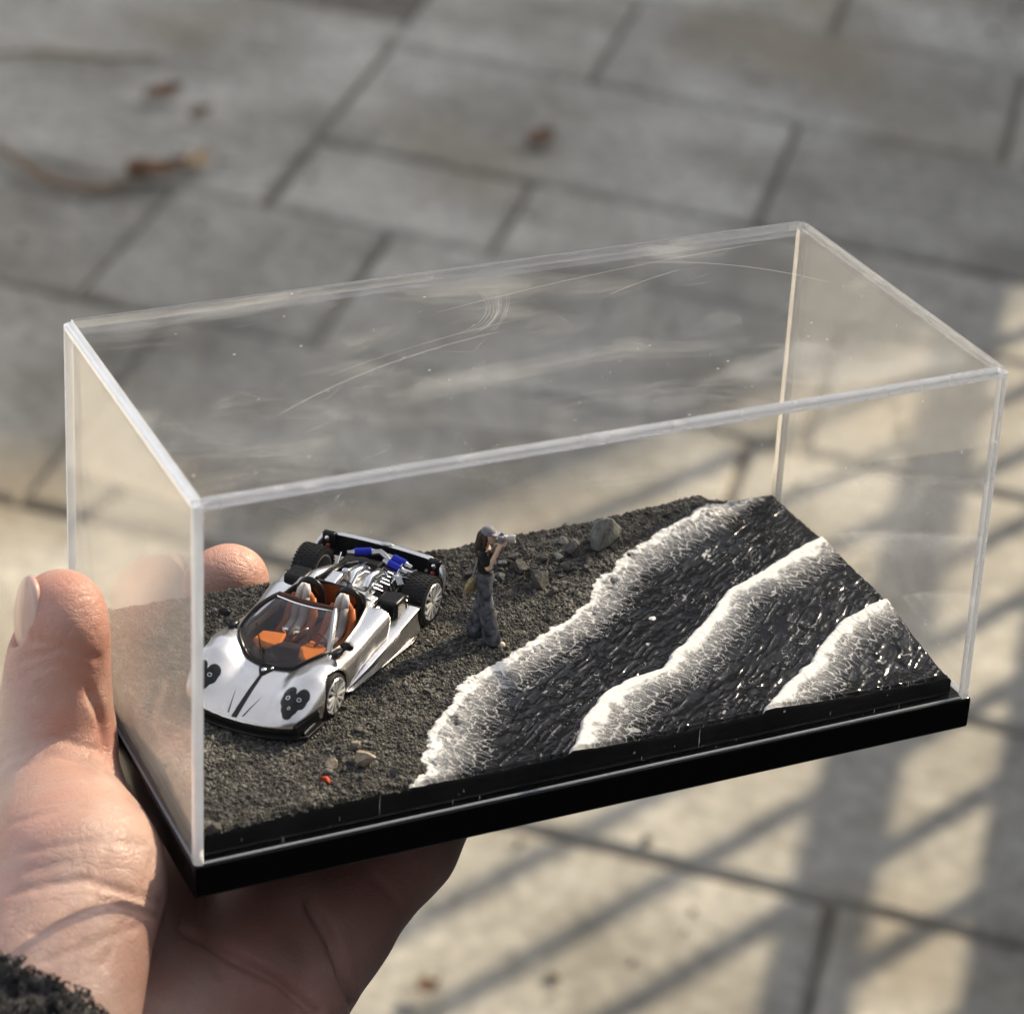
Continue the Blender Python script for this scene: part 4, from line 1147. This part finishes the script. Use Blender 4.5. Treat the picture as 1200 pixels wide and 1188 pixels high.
# ================================================================== figurine
FX, FY = 76.0, 45.0
fz = terrain(FX, FY) - .1
figm = inbox((FX, FY, fz), math.radians(-36), 0, 1.0)
fig = empty('figurine', 'tiny painted figurine of a woman in a grey cap and wide trousers photographing the sea', 'figurine', mat4=figm)
SKINP = pmat('painted_skin', (.68, .46, .34), .5, sss=.05, col2=(.76, .54, .42), ns=500)
CAPP = pmat('grey_cap_paint', (.16, .16, .18), .55, col2=(.24, .24, .27), ns=500)
HAIRP = pmat('dark_hair_paint', (.030, .020, .018), .45, col2=(.05, .035, .03), ns=900)
TEEP = pmat('black_tee_paint', (.012, .012, .012), .5)
DENIM = pmat('mottled_denim_paint', (.016, .017, .021), .65, col2=(.15, .16, .185), ns=560, nd=3)
SHOE = pmat('cream_shoe_paint', (.55, .52, .38), .5, col2=(.66, .62, .46), ns=600)
def fig_skin(P):
    P = P.astype(float)
    f = ellip(P, (.55, 0, 24.35), (1.28, 1.12, 1.5))
    f = smin(f, cone(P, (1.45, 0, 23.6), (.9, 0, 23.2), .45, .7), .4)              # jaw
    f = smin(f, cone(P, (1.6, 0, 24.55), (1.85, 0, 24.2), .14, .24), .2)           # nose
    for s in (-1, 1):
        f = smin(f, ellip(P, (.4, s * 1.12, 24.3), (.3, .16, .42)), .15)
    f = smin(f, cone(P, (.1, 0, 23.4), (-.25, 0, 21.2), .62, .78), .5)              # neck
    f = smin(f, chain(P, [(-.25, 0, 20.9), (-.1, 0, 18.5), (.1, 0, 15.6)], [1.25, 1.1, 1.15], .6), .8)
    for s in (-1, 1):
        f = smin(f, chain(P, [(-.25, s * 1.7, 20.7), (1.1, s * 2.15, 18.1), (2.75, s * .75, 21.9)], [.72, .58, .42], .25), .5)
        f = smin(f, chain(P, [(2.75, s * .75, 21.9), (3.2, s * .6, 22.7)], [.42, .5], .2), .3)
        for k in range(4): f = smin(f, cone(P, (3.0 + .28 * k, s * .55, 22.6), (3.1 + .28 * k, s * .12, 23.35), .19, .15), .12)
        f = smin(f, cone(P, (2.9, s * .6, 22.5), (2.85, s * .75, 23.3), .18, .14), .12)
    for s, dx, lx in ((-1, 1.6, 3.6), (1, -1.3, -2.6)):
        f = smin(f, chain(P, [(.05, s * .7, 14.8), (.2 + dx * .4, s * 1.0, 8.2), (lx * .6, s * 1.15, 1.0)], [.9, .8, .6], .5), .6)
        f = smin(f, chain(P, [(lx * .6, s * 1.15, .75), (lx * .6 + 1.9, s * 1.35, .45)], [.62, .5], .3), .4)
    return f
body_ = sdf_obj('body', fig_skin, (-4, -3.4, -.4), (5.6, 3.4, 26.6), .16, SKINP, fig, project=1)
def fig_cap(P):
    P = P.astype(float)
    f = ellip(P, (.35, 0, 24.95), (1.52, 1.38, 1.45)); f = smax(f, 24.65 - P[..., 2] + .12 * P[..., 0], .15)
    br = np.maximum(ellip(P, (1.3, 0, 24.75), (1.85, 1.25, .9)), np.abs(P[..., 2] - 25.05 + .20 * (P[..., 0] - .8)) - .14)
    return smin(f, br, .25)
sdf_obj('cap', fig_cap, (-1.6, -1.8, 23.6), (3.6, 1.8, 27), .12, CAPP, fig, project=1)
def fig_hair(P):
    P = P.astype(float)
    f = ellip(P, (-.1, 0, 24.3), (1.4, 1.38, 1.5)); f = smax(f, P[..., 0] - .55, .3)
    f = smin(f, chain(P, [(-.9, 0, 24.0), (-1.25, 0, 21.8), (-1.35, -.1, 19.6)], [1.0, 1.0, .5], .4), .5)
    for s in (-1, 1): f = smin(f, chain(P, [(.1, s * 1.2, 24.3), (.0, s * 1.25, 22.6), (-.4, s * 1.2, 21.2)], [.34, .38, .2], .2), .3)
    return f + .05 * np.sin(P[..., 1] * 9 + P[..., 2] * .6)
sdf_obj('hair', fig_hair, (-2.8, -2, 18.8), (1.2, 2, 26.2), .13, HAIRP, fig, project=1)
def fig_tee(P):
    P = P.astype(float)
    f = chain(P, [(-.25, 0, 20.7), (-.1, 0, 18.4), (.1, 0, 16.0)], [1.55, 1.42, 1.62], .6)
    f = smin(f, ellip(P, (.75, .65, 19.5), (.9, .75, .8)), .3); f = smin(f, ellip(P, (.75, -.65, 19.5), (.9, .75, .8)), .3)
    for s in (-1, 1): f = smin(f, cone(P, (-.25, s * 1.65, 20.7), (.55, s * 2.0, 19.1), .95, .92), .5)
    f = smax(f, P[..., 2] - 21.6 - .25 * np.abs(P[..., 1]) + .35 * P[..., 0], .2)
    return smax(f, 15.6 - P[..., 2], .1) + .03 * np.sin(P[..., 2] * 4 + P[..., 1] * 3)
sdf_obj('t_shirt', fig_tee, (-2.6, -3.6, 15), (2.8, 3.6, 23), .15, TEEP, fig, project=1)
def fig_trs(P):
    P = P.astype(float)
    f = chain(P, [(.1, 0, 16.0), (.0, 0, 14.2)], [1.62, 1.9], .5)
    for s, dx, lx in ((-1, 1.6, 3.6), (1, -1.3, -2.6)):
        f = smin(f, chain(P, [(.05, s * .85, 14.6), (.2 + dx * .4, s * 1.05, 8.2), (lx * .65 + .1, s * 1.25, .9)], [1.55, 1.5, 1.85], .6), .5)
    f = smax(f, P[..., 2] - 16.6, .15); f = smax(f, .75 - P[..., 2], .15)
    return f + .07 * np.sin(P[..., 2] * 2.1 + P[..., 0] * 2.5 + 2 * np.sin(P[..., 1] * 1.7)) + .04 * np.sin(P[..., 2] * 4.4 - P[..., 1] * 3)
sdf_obj('trousers', fig_trs, (-5, -3.8, .2), (5.4, 3.8, 17.2), .16, DENIM, fig, project=1)
def fig_shoe(P):
    P = P.astype(float); f = np.full(P.shape[:-1], 9.)
    for s, lx in ((-1, 3.6), (1, -2.6)):
        f = np.minimum(f, smax(chain(P, [(lx * .6 - .5, s * 1.15, .55), (lx * .6 + 2.3, s * 1.4, .35)], [.85, .72], .3), -P[..., 2] + .02, .1))
    return f
sdf_obj('shoes', fig_shoe, (-4.4, -3.2, -.2), (6, 3.2, 2), .14, SHOE, fig, project=1)
G().ell((1.62, 0, 24.75), (.32, .95, .32), 14, 8).build('sunglasses', BLK, fig)
# camera with its long pale lens, held up to the face
CAMG = pmat('camera_grey', (.20, .20, .21), .4); LENSW = pmat('pale_lens_paint', (.50, .49, .46), .4, col2=(.42, .41, .39), ns=600)
cm = empty('toy_camera', 'miniature camera with a long pale grey telephoto lens held at the face of the figurine', 'camera', mat4=figm @ Matrix.Translation(Vector((3.1, 0, 24.15)) * .001) @ Matrix.Rotation(math.radians(-4), 4, 'Y'))
g = G().box((0, 0, 0), (1.0, 2.3, 1.4)); g.box((.1, 0, .95), (.9, .9, .6), taper=.7); g.box((.1, .95, -.1), (1.3, .5, 1.2)); g.build('camera_body', CAMG, cm, bevel=.15)
G().lathe([(0, .3), (.62, .3), (.66, 1.0), (.55, 1.15), (.6, 1.5), (.74, 1.7), (.78, 2.1), (.84, 2.2), (.84, 2.8), (.7, 2.85), (.66, 2.5), (0, 2.5)], 20, axis='x').build('lens', LENSW, cm)
G().lathe([(0, 2.54), (.64, 2.54)], 16, axis='x').build('front_glass', BLK, cm)
# woven bag on its strap at the hip
BAGM = pmat('straw_weave', (.26, .20, .10), .8, col2=(.46, .38, .21), ns=1400, bump=.0004, bs=2500)
bag = empty('shoulder_bag', 'round straw coloured bag hanging behind the hip of the figurine', 'bag', mat4=figm @ Matrix.Translation(Vector((-2.3, -1.0, 13.2)) * .001) @ Matrix.Rotation(math.radians(62), 4, 'Z') @ Matrix.Rotation(math.radians(14), 4, 'X'))
G().lathe([(0, -.85), (1.5, -.8), (2.05, -.45), (2.15, 0), (2.05, .45), (1.5, .8), (0, .85)], 26).build('pouch', BAGM, bag)
g = G().lathe([(1.0, .84), (2.0, .55), (2.12, .3)], 26); g.build('dark_flap', pmat('bag_flap', (.03, .028, .025), .6), bag)
G().tube([(-.4, 0, 1.9), (-.2, .2, 4.0), (.6, .7, 6.0), (1.6, 1.0, 7.6), (2.6, 1.2, 8.5)], .22, 6, flat=.6).build('strap', pmat('strap_grey', (.28, .27, .26), .6), bag)
# ================================================================== the hand that holds the case
def skin_material():
    m = pmat('skin', (.43, .265, .21), .45, col2=(.55, .385, .32), ns=55, nd=6, sss=.18, spec=.4)
    t = m.node_tree; N, Lk = t.nodes, t.links; p = N['Principled BSDF']
    p.inputs['Subsurface Radius'].default_value = (1, .32, .18); p.inputs['Subsurface Scale'].default_value = .0025
    tc = N.new('ShaderNodeTexCoord')
    def vor(scale, sc, rot=(0, 0, 0)):
        mp = N.new('ShaderNodeMapping'); mp.inputs['Scale'].default_value = sc; mp.inputs['Rotation'].default_value = rot
        v = N.new('ShaderNodeTexVoronoi'); v.feature = 'DISTANCE_TO_EDGE'; v.inputs['Scale'].default_value = scale
        n = N.new('ShaderNodeTexNoise'); n.inputs['Scale'].default_value = 180
        ad = N.new('ShaderNodeMixRGB'); ad.blend_type = 'LINEAR_LIGHT'; ad.inputs[0].default_value = .003
        Lk.new(tc.outputs['Object'], n.inputs['Vector']); Lk.new(tc.outputs['Object'], ad.inputs[1]); Lk.new(n.outputs['Color'], ad.inputs[2])
        Lk.new(ad.outputs[0], mp.inputs[0]); Lk.new(mp.outputs[0], v.inputs['Vector'])
        r = N.new('ShaderNodeMapRange'); r.inputs['From Max'].default_value = .12; Lk.new(v.outputs['Distance'], r.inputs['Value'])
        return r.outputs[0]
    f1 = vor(1500, (1, .6, .8), (.3, .2, .6)); f2 = vor(420, (.22, 1.3, 1.3), (.2, .5, .7))
    w = N.new('ShaderNodeTexWave'); w.inputs['Scale'].default_value = 46; w.inputs['Distortion'].default_value = 14; w.inputs['Detail'].default_value = 3; w.inputs['Detail Scale'].default_value = 1.2
    mp = N.new('ShaderNodeMapping'); mp.inputs['Rotation'].default_value = (.4, .9, .9); Lk.new(tc.outputs['Object'], mp.inputs[0]); Lk.new(mp.outputs[0], w.inputs['Vector'])
    wr = N.new('ShaderNodeMapRange'); wr.inputs['From Max'].default_value = .22; Lk.new(w.outputs['Fac'], wr.inputs['Value'])
    def mul(a, k):
        n = N.new('ShaderNodeMath'); n.operation = 'MULTIPLY'; Lk.new(a, n.inputs[0]); n.inputs[1].default_value = k; return n.outputs[0]
    def add(a, b):
        n = N.new('ShaderNodeMath'); n.operation = 'ADD'; Lk.new(a, n.inputs[0]); Lk.new(b, n.inputs[1]); return n.outputs[0]
    h = add(add(mul(f1, .40), mul(f2, .42)), mul(wr.outputs[0], .45))
    bp = N.new('ShaderNodeBump'); bp.inputs['Strength'].default_value = .55; bp.inputs['Distance'].default_value = .00022
    Lk.new(h, bp.inputs['Height']); Lk.new(bp.outputs[0], p.inputs['Normal'])
    # ruddier fingertips and blotches
    n = N.new('ShaderNodeTexNoise'); n.inputs['Scale'].default_value = 34; n.inputs['Detail'].default_value = 3; Lk.new(tc.outputs['Object'], n.inputs['Vector'])
    at = N.new('ShaderNodeAttribute'); at.attribute_name = 'ruddy'
    mr = N.new('ShaderNodeMapRange'); mr.inputs['From Min'].default_value = .45; mr.inputs['From Max'].default_value = .72; mr.inputs['To Max'].default_value = .65; Lk.new(n.outputs['Fac'], mr.inputs['Value'])
    s_ = N.new('ShaderNodeMath'); s_.operation = 'MAXIMUM'; Lk.new(mr.outputs[0], s_.inputs[0]); Lk.new(at.outputs['Fac'], s_.inputs[1])
    mx = N.new('ShaderNodeMix'); mx.data_type = 'RGBA'; mx.inputs['B'].default_value = (.46, .19, .14, 1)
    old = p.inputs['Base Color'].links[0].from_socket
    Lk.new(s_.outputs[0], mx.inputs['Factor']); Lk.new(old, mx.inputs['A']); Lk.new(mx.outputs['Result'], p.inputs['Base Color'])
    return m
SKIN = skin_material()
person = empty('person', 'left hand with a black fleece cuff holding the display case, thumb against its side', 'person', mat4=inbox())
def hand_sdf(P):
    # thenar and thumb
    th = chain(P, [(-34, -14, -22), (-18.5, 13, -9.5), (-14.5, 38, -8), (-11.6, 49, 1), (-10.2, 51, 15), (-9.0, 52.3, 26)], [17, 15.5, 12.5, 11, 9.3, 7.9], 3.0)
    th = smin(th, ellip(P, (-8.2, 50.5, 23), (7.9, 9.6, 11)), 2.5)
    th = smin(th, ellip(P, (-11.2, 50.0, 9.5), (9.6, 10.2, 7.5)), 3)
    th = smin(th, ellip(P, (-17, 20, -7), (15.2, 19, 13.5)), 5)
    th = smin(th, cone(P, (-15, 17, -24), (3, 38, -38), 13, 13), 6)
    # heel, middle and outer lobes of the palm: hollowed, some way below the plinth
    la = chain(P, [(-48, -24, -36), (-22, 4, -44), (12, 18, -46), (34, 36, -45)], [21, 19, 14.5, 13], 6)
    lb = chain(P, [(12, 17, -40), (27, 32, -37.5), (34, 50, -36)], [10.6, 11.8, 12], 4)
    lc = chain(P, [(22, 14, -50), (37, 29, -44), (57, 41, -36.0), (76, 55, -28)], [12, 12.4, 12, 10.5], 4)
    pal = smin(smin(la, lb, 2.6), lc, 2.0)
    pal = smin(pal, chain(P, [(-26, 8, -38), (0, 48, -42), (2, 66, -38)], [17, 13, 11], 5), 6)
    f = smin(th, pal, 4.0)
    # fingers, closing up round the back of the plinth
    ix = chain(P, [(2, 66, -37), (22, 92, -30), (34, 97, -15), (37.4, 91.5, -3.5), (38.2, 88.9, 3.8)], [10.5, 9.2, 8.6, 8.0, 7.3], 2)
    mi = chain(P, [(24, 66, -36), (48, 92, -27), (59, 97, -20), (62, 92, -15.5)], [10.5, 9.2, 7.6, 6.8], 2)
    ri = chain(P, [(44, 60, -36), (70, 82, -26), (81, 92, -21), (86, 90, -16)], [10, 8.8, 7.4, 6.6], 2)
    li = chain(P, [(73, 56, -28), (86, 66, -22), (95, 74, -15.5), (103, 78, -15)], [9, 7.6, 7, 6.2], 2)
    ix = smin(ix, ellip(P, (36.4, 89.6, 3.2), (9.0, 7.2, 8.4)), 2)
    for q in (ix, mi, ri, li): f = smin(f, q, 2.2)
    f = smax(f, -ellip(P, (-17.6, 53.5, 27.5), (2.6, 5.2, 7.6)), .8)
    # keep clear of the plinth and the panel
    f = smax(f, -(np.maximum(np.maximum(-P[..., 0] - .45, P[..., 0] - CL), np.maximum(np.maximum(-P[..., 1] - .45, P[..., 1] - CW - .5), -7.25 - P[..., 2]))), .3)
    return f
CREASES = [
    ([(-16.3, 53.1, 21.0), (-15.9, 46.1, 24.5), (-14.3, 44.1, 24.9), (-12.5, 42.6, 25.1), (-10.2, 41.3, 24.3), (-7.6, 40.9, 22.9), (-4.6, 42.0, 20.6)], 0.7, 0.45),
    ([(-18.3, 47.3, 20.0), (-16.5, 45.4, 21.4), (-14.6, 43.8, 22.7), (-12.6, 42.4, 23.7), (-10.8, 41.4, 23.6), (-8.7, 40.9, 23.2), (-6.5, 41.1, 22.2)], 0.7, 0.35),
    ([(-17.9, 45.5, 18.4), (-16.0, 44.0, 19.6), (-14.1, 42.9, 20.6), (-12.2, 41.9, 21.5), (-10.6, 41.2, 21.2), (-8.8, 40.9, 20.6), (-6.9, 41.2, 19.6)], 0.6, 0.2),
    ([(-23.9, 42.8, 1.5), (-21.1, 39.8, 4.5), (-17.8, 38.7, 6.3), (-14.4, 38.3, 7.5), (-11.7, 37.1, 6.5), (-8.8, 36.5, 5.2), (-5.7, 36.9, 3.1)], 0.8, 0.4),
    ([(-23.0, 44.6, 3.3), (-19.6, 40.6, 6.1), (-15.8, 38.8, 7.5), (-11.6, 38.3, 8.0)], 0.7, 0.25),
    ([(-23.8, 38.3, 1.9), (-21.5, 36.4, 3.8), (-18.9, 35.7, 5.0), (-16.2, 35.7, 5.7), (-14.0, 33.8, 5.6), (-11.7, 32.3, 5.1), (-9.2, 31.6, 4.2)], 0.7, 0.22),
    ([(-6.6, 41.1, 14.1), (-6.1, 40.9, 12.5), (-5.5, 40.8, 10.8), (-4.9, 40.9, 8.9), (-4.7, 40.5, 6.5), (-4.6, 39.5, 4.5), (-4.7, 37.9, 2.8)], 1.2, 0.9),
    ([(-32.2, 4.3, -0.1), (-28.5, 1.9, 1.5), (-24.5, 0.7, 2.2), (-20.3, 0.3, 2.2), (-16.0, -1.1, 0.3), (-11.3, -1.0, -2.9), (-5.3, 2.9, -9.1)], 0.9, 0.4),
    ([(-31.6, -7.2, -1.5), (-27.2, -6.6, -0.7), (-22.5, -5.3, -0.4), (-17.5, -3.2, -0.7), (-14.4, -3.3, -2.7), (-10.9, -2.3, -5.5), (-6.5, 1.3, -10.5)], 0.9, 0.4),
    ([(-31.1, -12.8, -3.2), (-25.3, -11.7, -3.1), (-19.0, -9.3, -4.1), (-12.0, -4.6, -6.8)], 0.8, 0.3),
    ([(-28.6, 19.9, 3.4), (-25.2, 16.6, 5.9), (-21.4, 15.1, 7.2), (-17.3, 14.9, 7.6), (-13.8, 13.9, 7.1), (-10.1, 14.1, 5.8), (-5.7, 16.3, 2.9)], 0.7, 0.22),
    ([(-29.5, 11.1, 2.9), (-25.5, 8.2, 4.8), (-21.3, 6.7, 5.6), (-16.7, 6.3, 5.6), (-13.4, 5.9, 4.8), (-9.9, 6.3, 3.3), (-5.9, 8.1, 0.9)], 0.7, 0.22),
    ([(-29.2, 6.5, 2.2), (-27.0, 5.2, 3.1), (-24.6, 4.4, 3.7), (-22.2, 3.8, 4.1)], 0.6, 0.2),
    ([(-21.5, -13.9, -6.0), (-18.3, -10.1, -5.3), (-15.0, -6.1, -4.6), (-11.6, -2.0, -4.0), (-9.7, 0.5, -2.5), (-7.7, 3.3, -1.2), (-5.5, 7.0, -0.5)], 0.8, 0.22),
    ([(-27.2, -12.8, -3.3), (-24.7, -9.5, -2.1), (-22.1, -6.1, -0.9), (-19.5, -2.6, 0.3), (-17.5, 0.5, 2.0), (-15.5, 3.5, 3.8), (-13.3, 7.0, 5.3)], 0.7, 0.18),
    ([(30.7, 21.1, -31.2), (31.7, 19.5, -33.8), (32.4, 17.0, -35.7), (33.1, 14.5, -37.6), (33.4, 12.3, -39.8), (34.0, 10.6, -42.6), (35.0, 10.0, -46.3), (35.3, 10.1, -48.1), (36.2, 11.7, -51.1)], 1.2, 1.5),
    ([(3.8, 19.0, -27.7), (6.3, 17.2, -29.5), (8.1, 13.4, -29.6), (10.3, 10.6, -30.5), (13.1, 8.7, -32.0), (16.1, 7.6, -34.0), (19.4, 7.2, -36.7), (21.6, 6.6, -39.5), (23.6, 5.4, -41.7), (25.7, 4.2, -44.1)], 1.2, 1.3),
    ([(8.3, 15.8, -29.2), (7.9, 12.7, -29.8), (7.5, 10.1, -30.6), (7.3, 7.7, -31.6)], 0.9, 0.4),
    ([(45.8, 25.3, -31.8), (47.2, 24.1, -33.5), (48.8, 23.4, -35.5), (50.7, 23.3, -38.0)], 0.9, 0.3),
]
hnd = sdf_obj('hand', hand_sdf, (-75, -56, -68), (112, 114, 38), .95, SKIN, person, project=2, relax=0)
def crease(o, lines):
    V = np.empty(len(o.data.vertices) * 3); o.data.vertices.foreach_get('co', V); V = V.reshape(-1, 3) * 1000
    Nn = np.empty(len(V) * 3); o.data.vertices.foreach_get('normal', Nn); Nn = Nn.reshape(-1, 3)
    D = np.zeros(len(V))
    for pts, w, d in lines:
        m = np.full(len(V), 99.)
        pts = np.array(pts, float)
        for a, b_ in zip(pts[:-1], pts[1:]): m = np.minimum(m, cone(V, a, b_, 0, 0))
        D = np.maximum(D, 1.35 * d * np.exp(-(m / w) ** 2)) 
    D -= .10 * n3(V, .45, 9) + .12 * n3(V, .18, 8)
    V = V - Nn * D[:, None]
    o.data.vertices.foreach_set('co', (V * .001).ravel()); o.data.update()
crease(hnd, CREASES)
co_ = np.empty(len(hnd.data.vertices) * 3); hnd.data.vertices.foreach_get('co', co_); co_ = co_.reshape(-1, 3) * 1000
rud = np.zeros(len(co_))
for c, r in (((-6, 47, 26), 11), ((38.2, 86, 7), 8), ((-4, 40, 4), 7), ((17, 19, -30), 20), ((43, 25, -30), 24), ((20, 0, -38), 18)):
    rud = np.maximum(rud, .75 * np.exp(-(np.linalg.norm(co_ - np.array(c), axis=1) / r) ** 2))
a_ = hnd.data.attributes.new('ruddy', 'FLOAT', 'POINT'); a_.data.foreach_set('value', rud.astype(np.float32))
hnd.modifiers.new('smooth', 'SUBSURF').render_levels = 1
NAILM = pmat('nail', (.52, .33, .27), .28, col2=(.60, .42, .35), ns=90, coat=.3, sss=.1)
G().ell((-15.0, 52.8, 26.0), (2.1, 6.2, 8.2), 28, 18, Matrix.Rotation(.16, 3, 'Y')).build('thumbnail', NAILM, person, auto=False)
# fleece cuff
FLEECE = pmat('black_fleece', (.012, .012, .013), .95, col2=(.05, .05, .052), ns=500, nd=4, spec=.2)
def cuff_sdf(P):
    ax = np.array([-.62, -.66, -.30]); ax /= np.linalg.norm(ax); c0 = np.array([-37.8, -6.5, -25.])
    t = (P - c0) @ ax; rad = np.linalg.norm((P - c0) - t[..., None] * ax, axis=-1)
    f = np.abs(rad - (28.6 + .04 * t)) - 3.6
    f = smax(f, -t, 4.0); f = smax(f, t - 75, 4)
    return f + 1.1 * n3(P, .55, 3) + .9 * n3(P, 1.1, 4)
cf = sdf_obj('fleece_cuff', cuff_sdf, (-135, -112, -95), (5, 32, 18), 1.3, FLEECE, person, project=1)
co_ = np.empty(len(cf.data.vertices) * 3); cf.data.vertices.foreach_get('co', co_); co_ = co_.reshape(-1, 3) * 1000
no_ = np.empty(len(cf.data.vertices) * 3); cf.data.vertices.foreach_get('normal', no_); no_ = no_.reshape(-1, 3)
vis = np.where((co_[:, 2] > -40) & (co_[:, 0] > -80))[0]
g = G()
for i in rng.choice(vis, min(9000, len(vis)), replace=False):
    p, nrm = Vector(co_[i]), Vector(no_[i])
    a = Vector(rng.normal(size=3)); a = (a - nrm * a.dot(nrm)).normalized(); q = .7 + .9 * rng.random()
    g.tube([p - nrm * .2, p + nrm * q * .8 + a * q * .4, p + nrm * q * .9 + a * q * 1.3, p + nrm * q * .3 + a * q * 1.7], [.16, .2, .18, .1], 3, cap=False)
fz_ = g.build('fleece_pile', FLEECE, cf, auto=False); fz_['kind'] = 'stuff'
# the photographer behind the hand: dark coat and trousers (behind the viewpoint, mirrored in the case)
COAT = pmat('dark_coat', (.018, .018, .020), .9, col2=(.03, .03, .033), ns=30)
def coat_sdf(P):
    f = chain(P, [(160, -690, 820), (160, -690, 1120), (165, -700, 1380)], [175, 185, 165], 60)
    q = P.copy(); q[..., 1] = (P[..., 1] + 760) * 1.35 - 760
    f = chain(q, [(160, -690, 820), (160, -690, 1120), (165, -700, 1380)], [185, 195, 170], 60)
    for s in (-1, 1):
        f = smin(f, chain(P, [(160 + s * 90, -690, 820), (160 + s * 100, -680, 450), (160 + s * 105, -690, 60)], [105, 75, 60], 30), 40)
        f = smin(f, cone(P, (160 + s * 105, -690, 45), (160 + s * 125, -600, 40), 48, 40), 20)
    f = smin(f, chain(P, [(-20, -700, 1400), (-160, -600, 1120), (-70, -170, 985)], [78, 62, 48], 20), 40)
    f = smin(f, chain(P, [(340, -700, 1400), (430, -600, 1150), (260, -480, 1260)], [78, 62, 48], 20), 40)
    f = smin(f, cone(P, (165, -695, 1480), (165, -690, 1560), 60, 60), 30)
    return f
ct = sdf_obj('coat', coat_sdf, (-290, -960, -10), (560, -100, 1640), 22, COAT, person, project=1)
ct.matrix_parent_inverse = person.matrix_world.inverted()
def head_sdf(P):
    return smin(ellip(P, (165, -675, 1665), (78, 98, 118)), cone(P, (165, -575, 1655), (165, -570, 1640), 12, 16), 20)
hd = sdf_obj('head', head_sdf, (60, -880, 1520), (270, -600, 1800), 14, SKIN, person, project=1)
hd.matrix_parent_inverse = person.matrix_world.inverted()
hr = sdf_obj('hair', lambda P: smax(ellip(P, (165, -682, 1680), (86, 106, 122)), P[..., 1] + 620 - .8 * (P[..., 2] - 1680), 20), (60, -890, 1530), (270, -560, 1830), 14, HAIRP, person, project=1)
hr.matrix_parent_inverse = person.matrix_world.inverted()
# ================================================================== litter on the paving
LEAFB = pmat('brown_leaf', (.085, .045, .026), .75, col2=(.19, .105, .06), ns=60, bump=.001, bs=200)
LEAFT = pmat('tan_leaf', (.34, .23, .12), .7, col2=(.46, .33, .19), ns=70, bump=.001, bs=200)
TWIG = pmat('twig_bark', (.16, .11, .075), .85, col2=(.22, .16, .11), ns=80)
def leaf(x, y, L, wd, rot, mat, label, curl=.25, seed=0):
    r = random.Random(seed)
    t = empty('dry_leaf', label, 'leaf', mat4=Matrix.Translation((x, y, .006)) @ Matrix.Rotation(rot, 4, 'Z'))
    n, m = 14, 6; V, F = [], []
    for i in range(n + 1):
        u = i / n; hwid = wd * math.sin(PI * u ** .8) ** .8 * (1 + .12 * math.sin(9 * u * PI + seed)) + .0005
        for j in range(m + 1):
            v = -1 + 2 * j / m
            V.append((L * (u - .5), hwid * v, .004 + curl * wd * v * v * (1 + .4 * math.sin(5 * u + seed)) + .25 * curl * L * (u - .5) ** 2 * 2 + .002 * r.random()))
    for i in range(n):
        for j in range(m): a = i * (m + 1) + j; F.append((a, a + 1, a + m + 2, a + m + 1))
    o = G().add(V, F).build('blade', mat, t, scale=1, auto=False)
    s_ = o.modifiers.new('thickness', 'SOLIDIFY'); s_.thickness = .0012
    G().tube([(-L * .5, 0, .006), (0, 0, .0055), (L * .5, 0, .01), (L * .72, .006, .012)], [.0008, .0012, .0016, .0014], 6).build('stalk', TWIG, t, scale=1)
    return t
#LEAFPOS#
leaf(-0.822, 2.212, 0.075, 0.020, 0.87, LEAFB, 'dark brown curled dry leaf on the paving beside the long twig', 0.55, 1)
leaf(-0.794, 2.260, 0.050, 0.014, 1.37, LEAFT, 'small tan dry leaf tip touching the dark brown leaf on the paving', 0.3, 2)
leaf(-0.891, 2.415, 0.048, 0.016, 0.89, LEAFB, 'brown dry leaf lying alone on the shaded paving at upper left', 0.4, 3)
leaf(-0.453, 2.496, 0.043, 0.014, 1.04, LEAFB, 'small brown dry leaf on the paving stone behind the middle of the case', 0.4, 4)
leaf(-0.833, 2.382, 0.035, 0.010, 1.19, LEAFB, 'tiny dark dry leaf on the paving right of the lone brown leaf', 0.4, 5)
leaf(-0.177, 1.058, 0.016, 0.008, 0.70, LEAFB, 'small brown dry leaf on the sunlit paving right of the hand', 0.3, 7)
tw = G().tube([(-1.017, 2.213, 0.012), (-0.979, 2.183, 0.012), (-0.937, 2.155, 0.012), (-0.897, 2.144, 0.012), (-0.861, 2.153, 0.012), (-0.841, 2.177, 0.012)], [.002, .004, .0055, .005, .0055, .004], 8).build('dry_twig', TWIG, scale=1); tag(tw, 'long bent dry twig on the paving leading to the dark brown leaf', 'twig')
tw = G().tube([(-1.116, 2.437, 0.008), (-1.058, 2.479, 0.008), (-0.996, 2.488, 0.008), (-0.934, 2.526, 0.008)], [.002, .0035, .003, .0015], 8).build('dry_twig', TWIG, scale=1); tag(tw, 'thin pale twig lying on the shaded paving near the top left corner', 'twig')
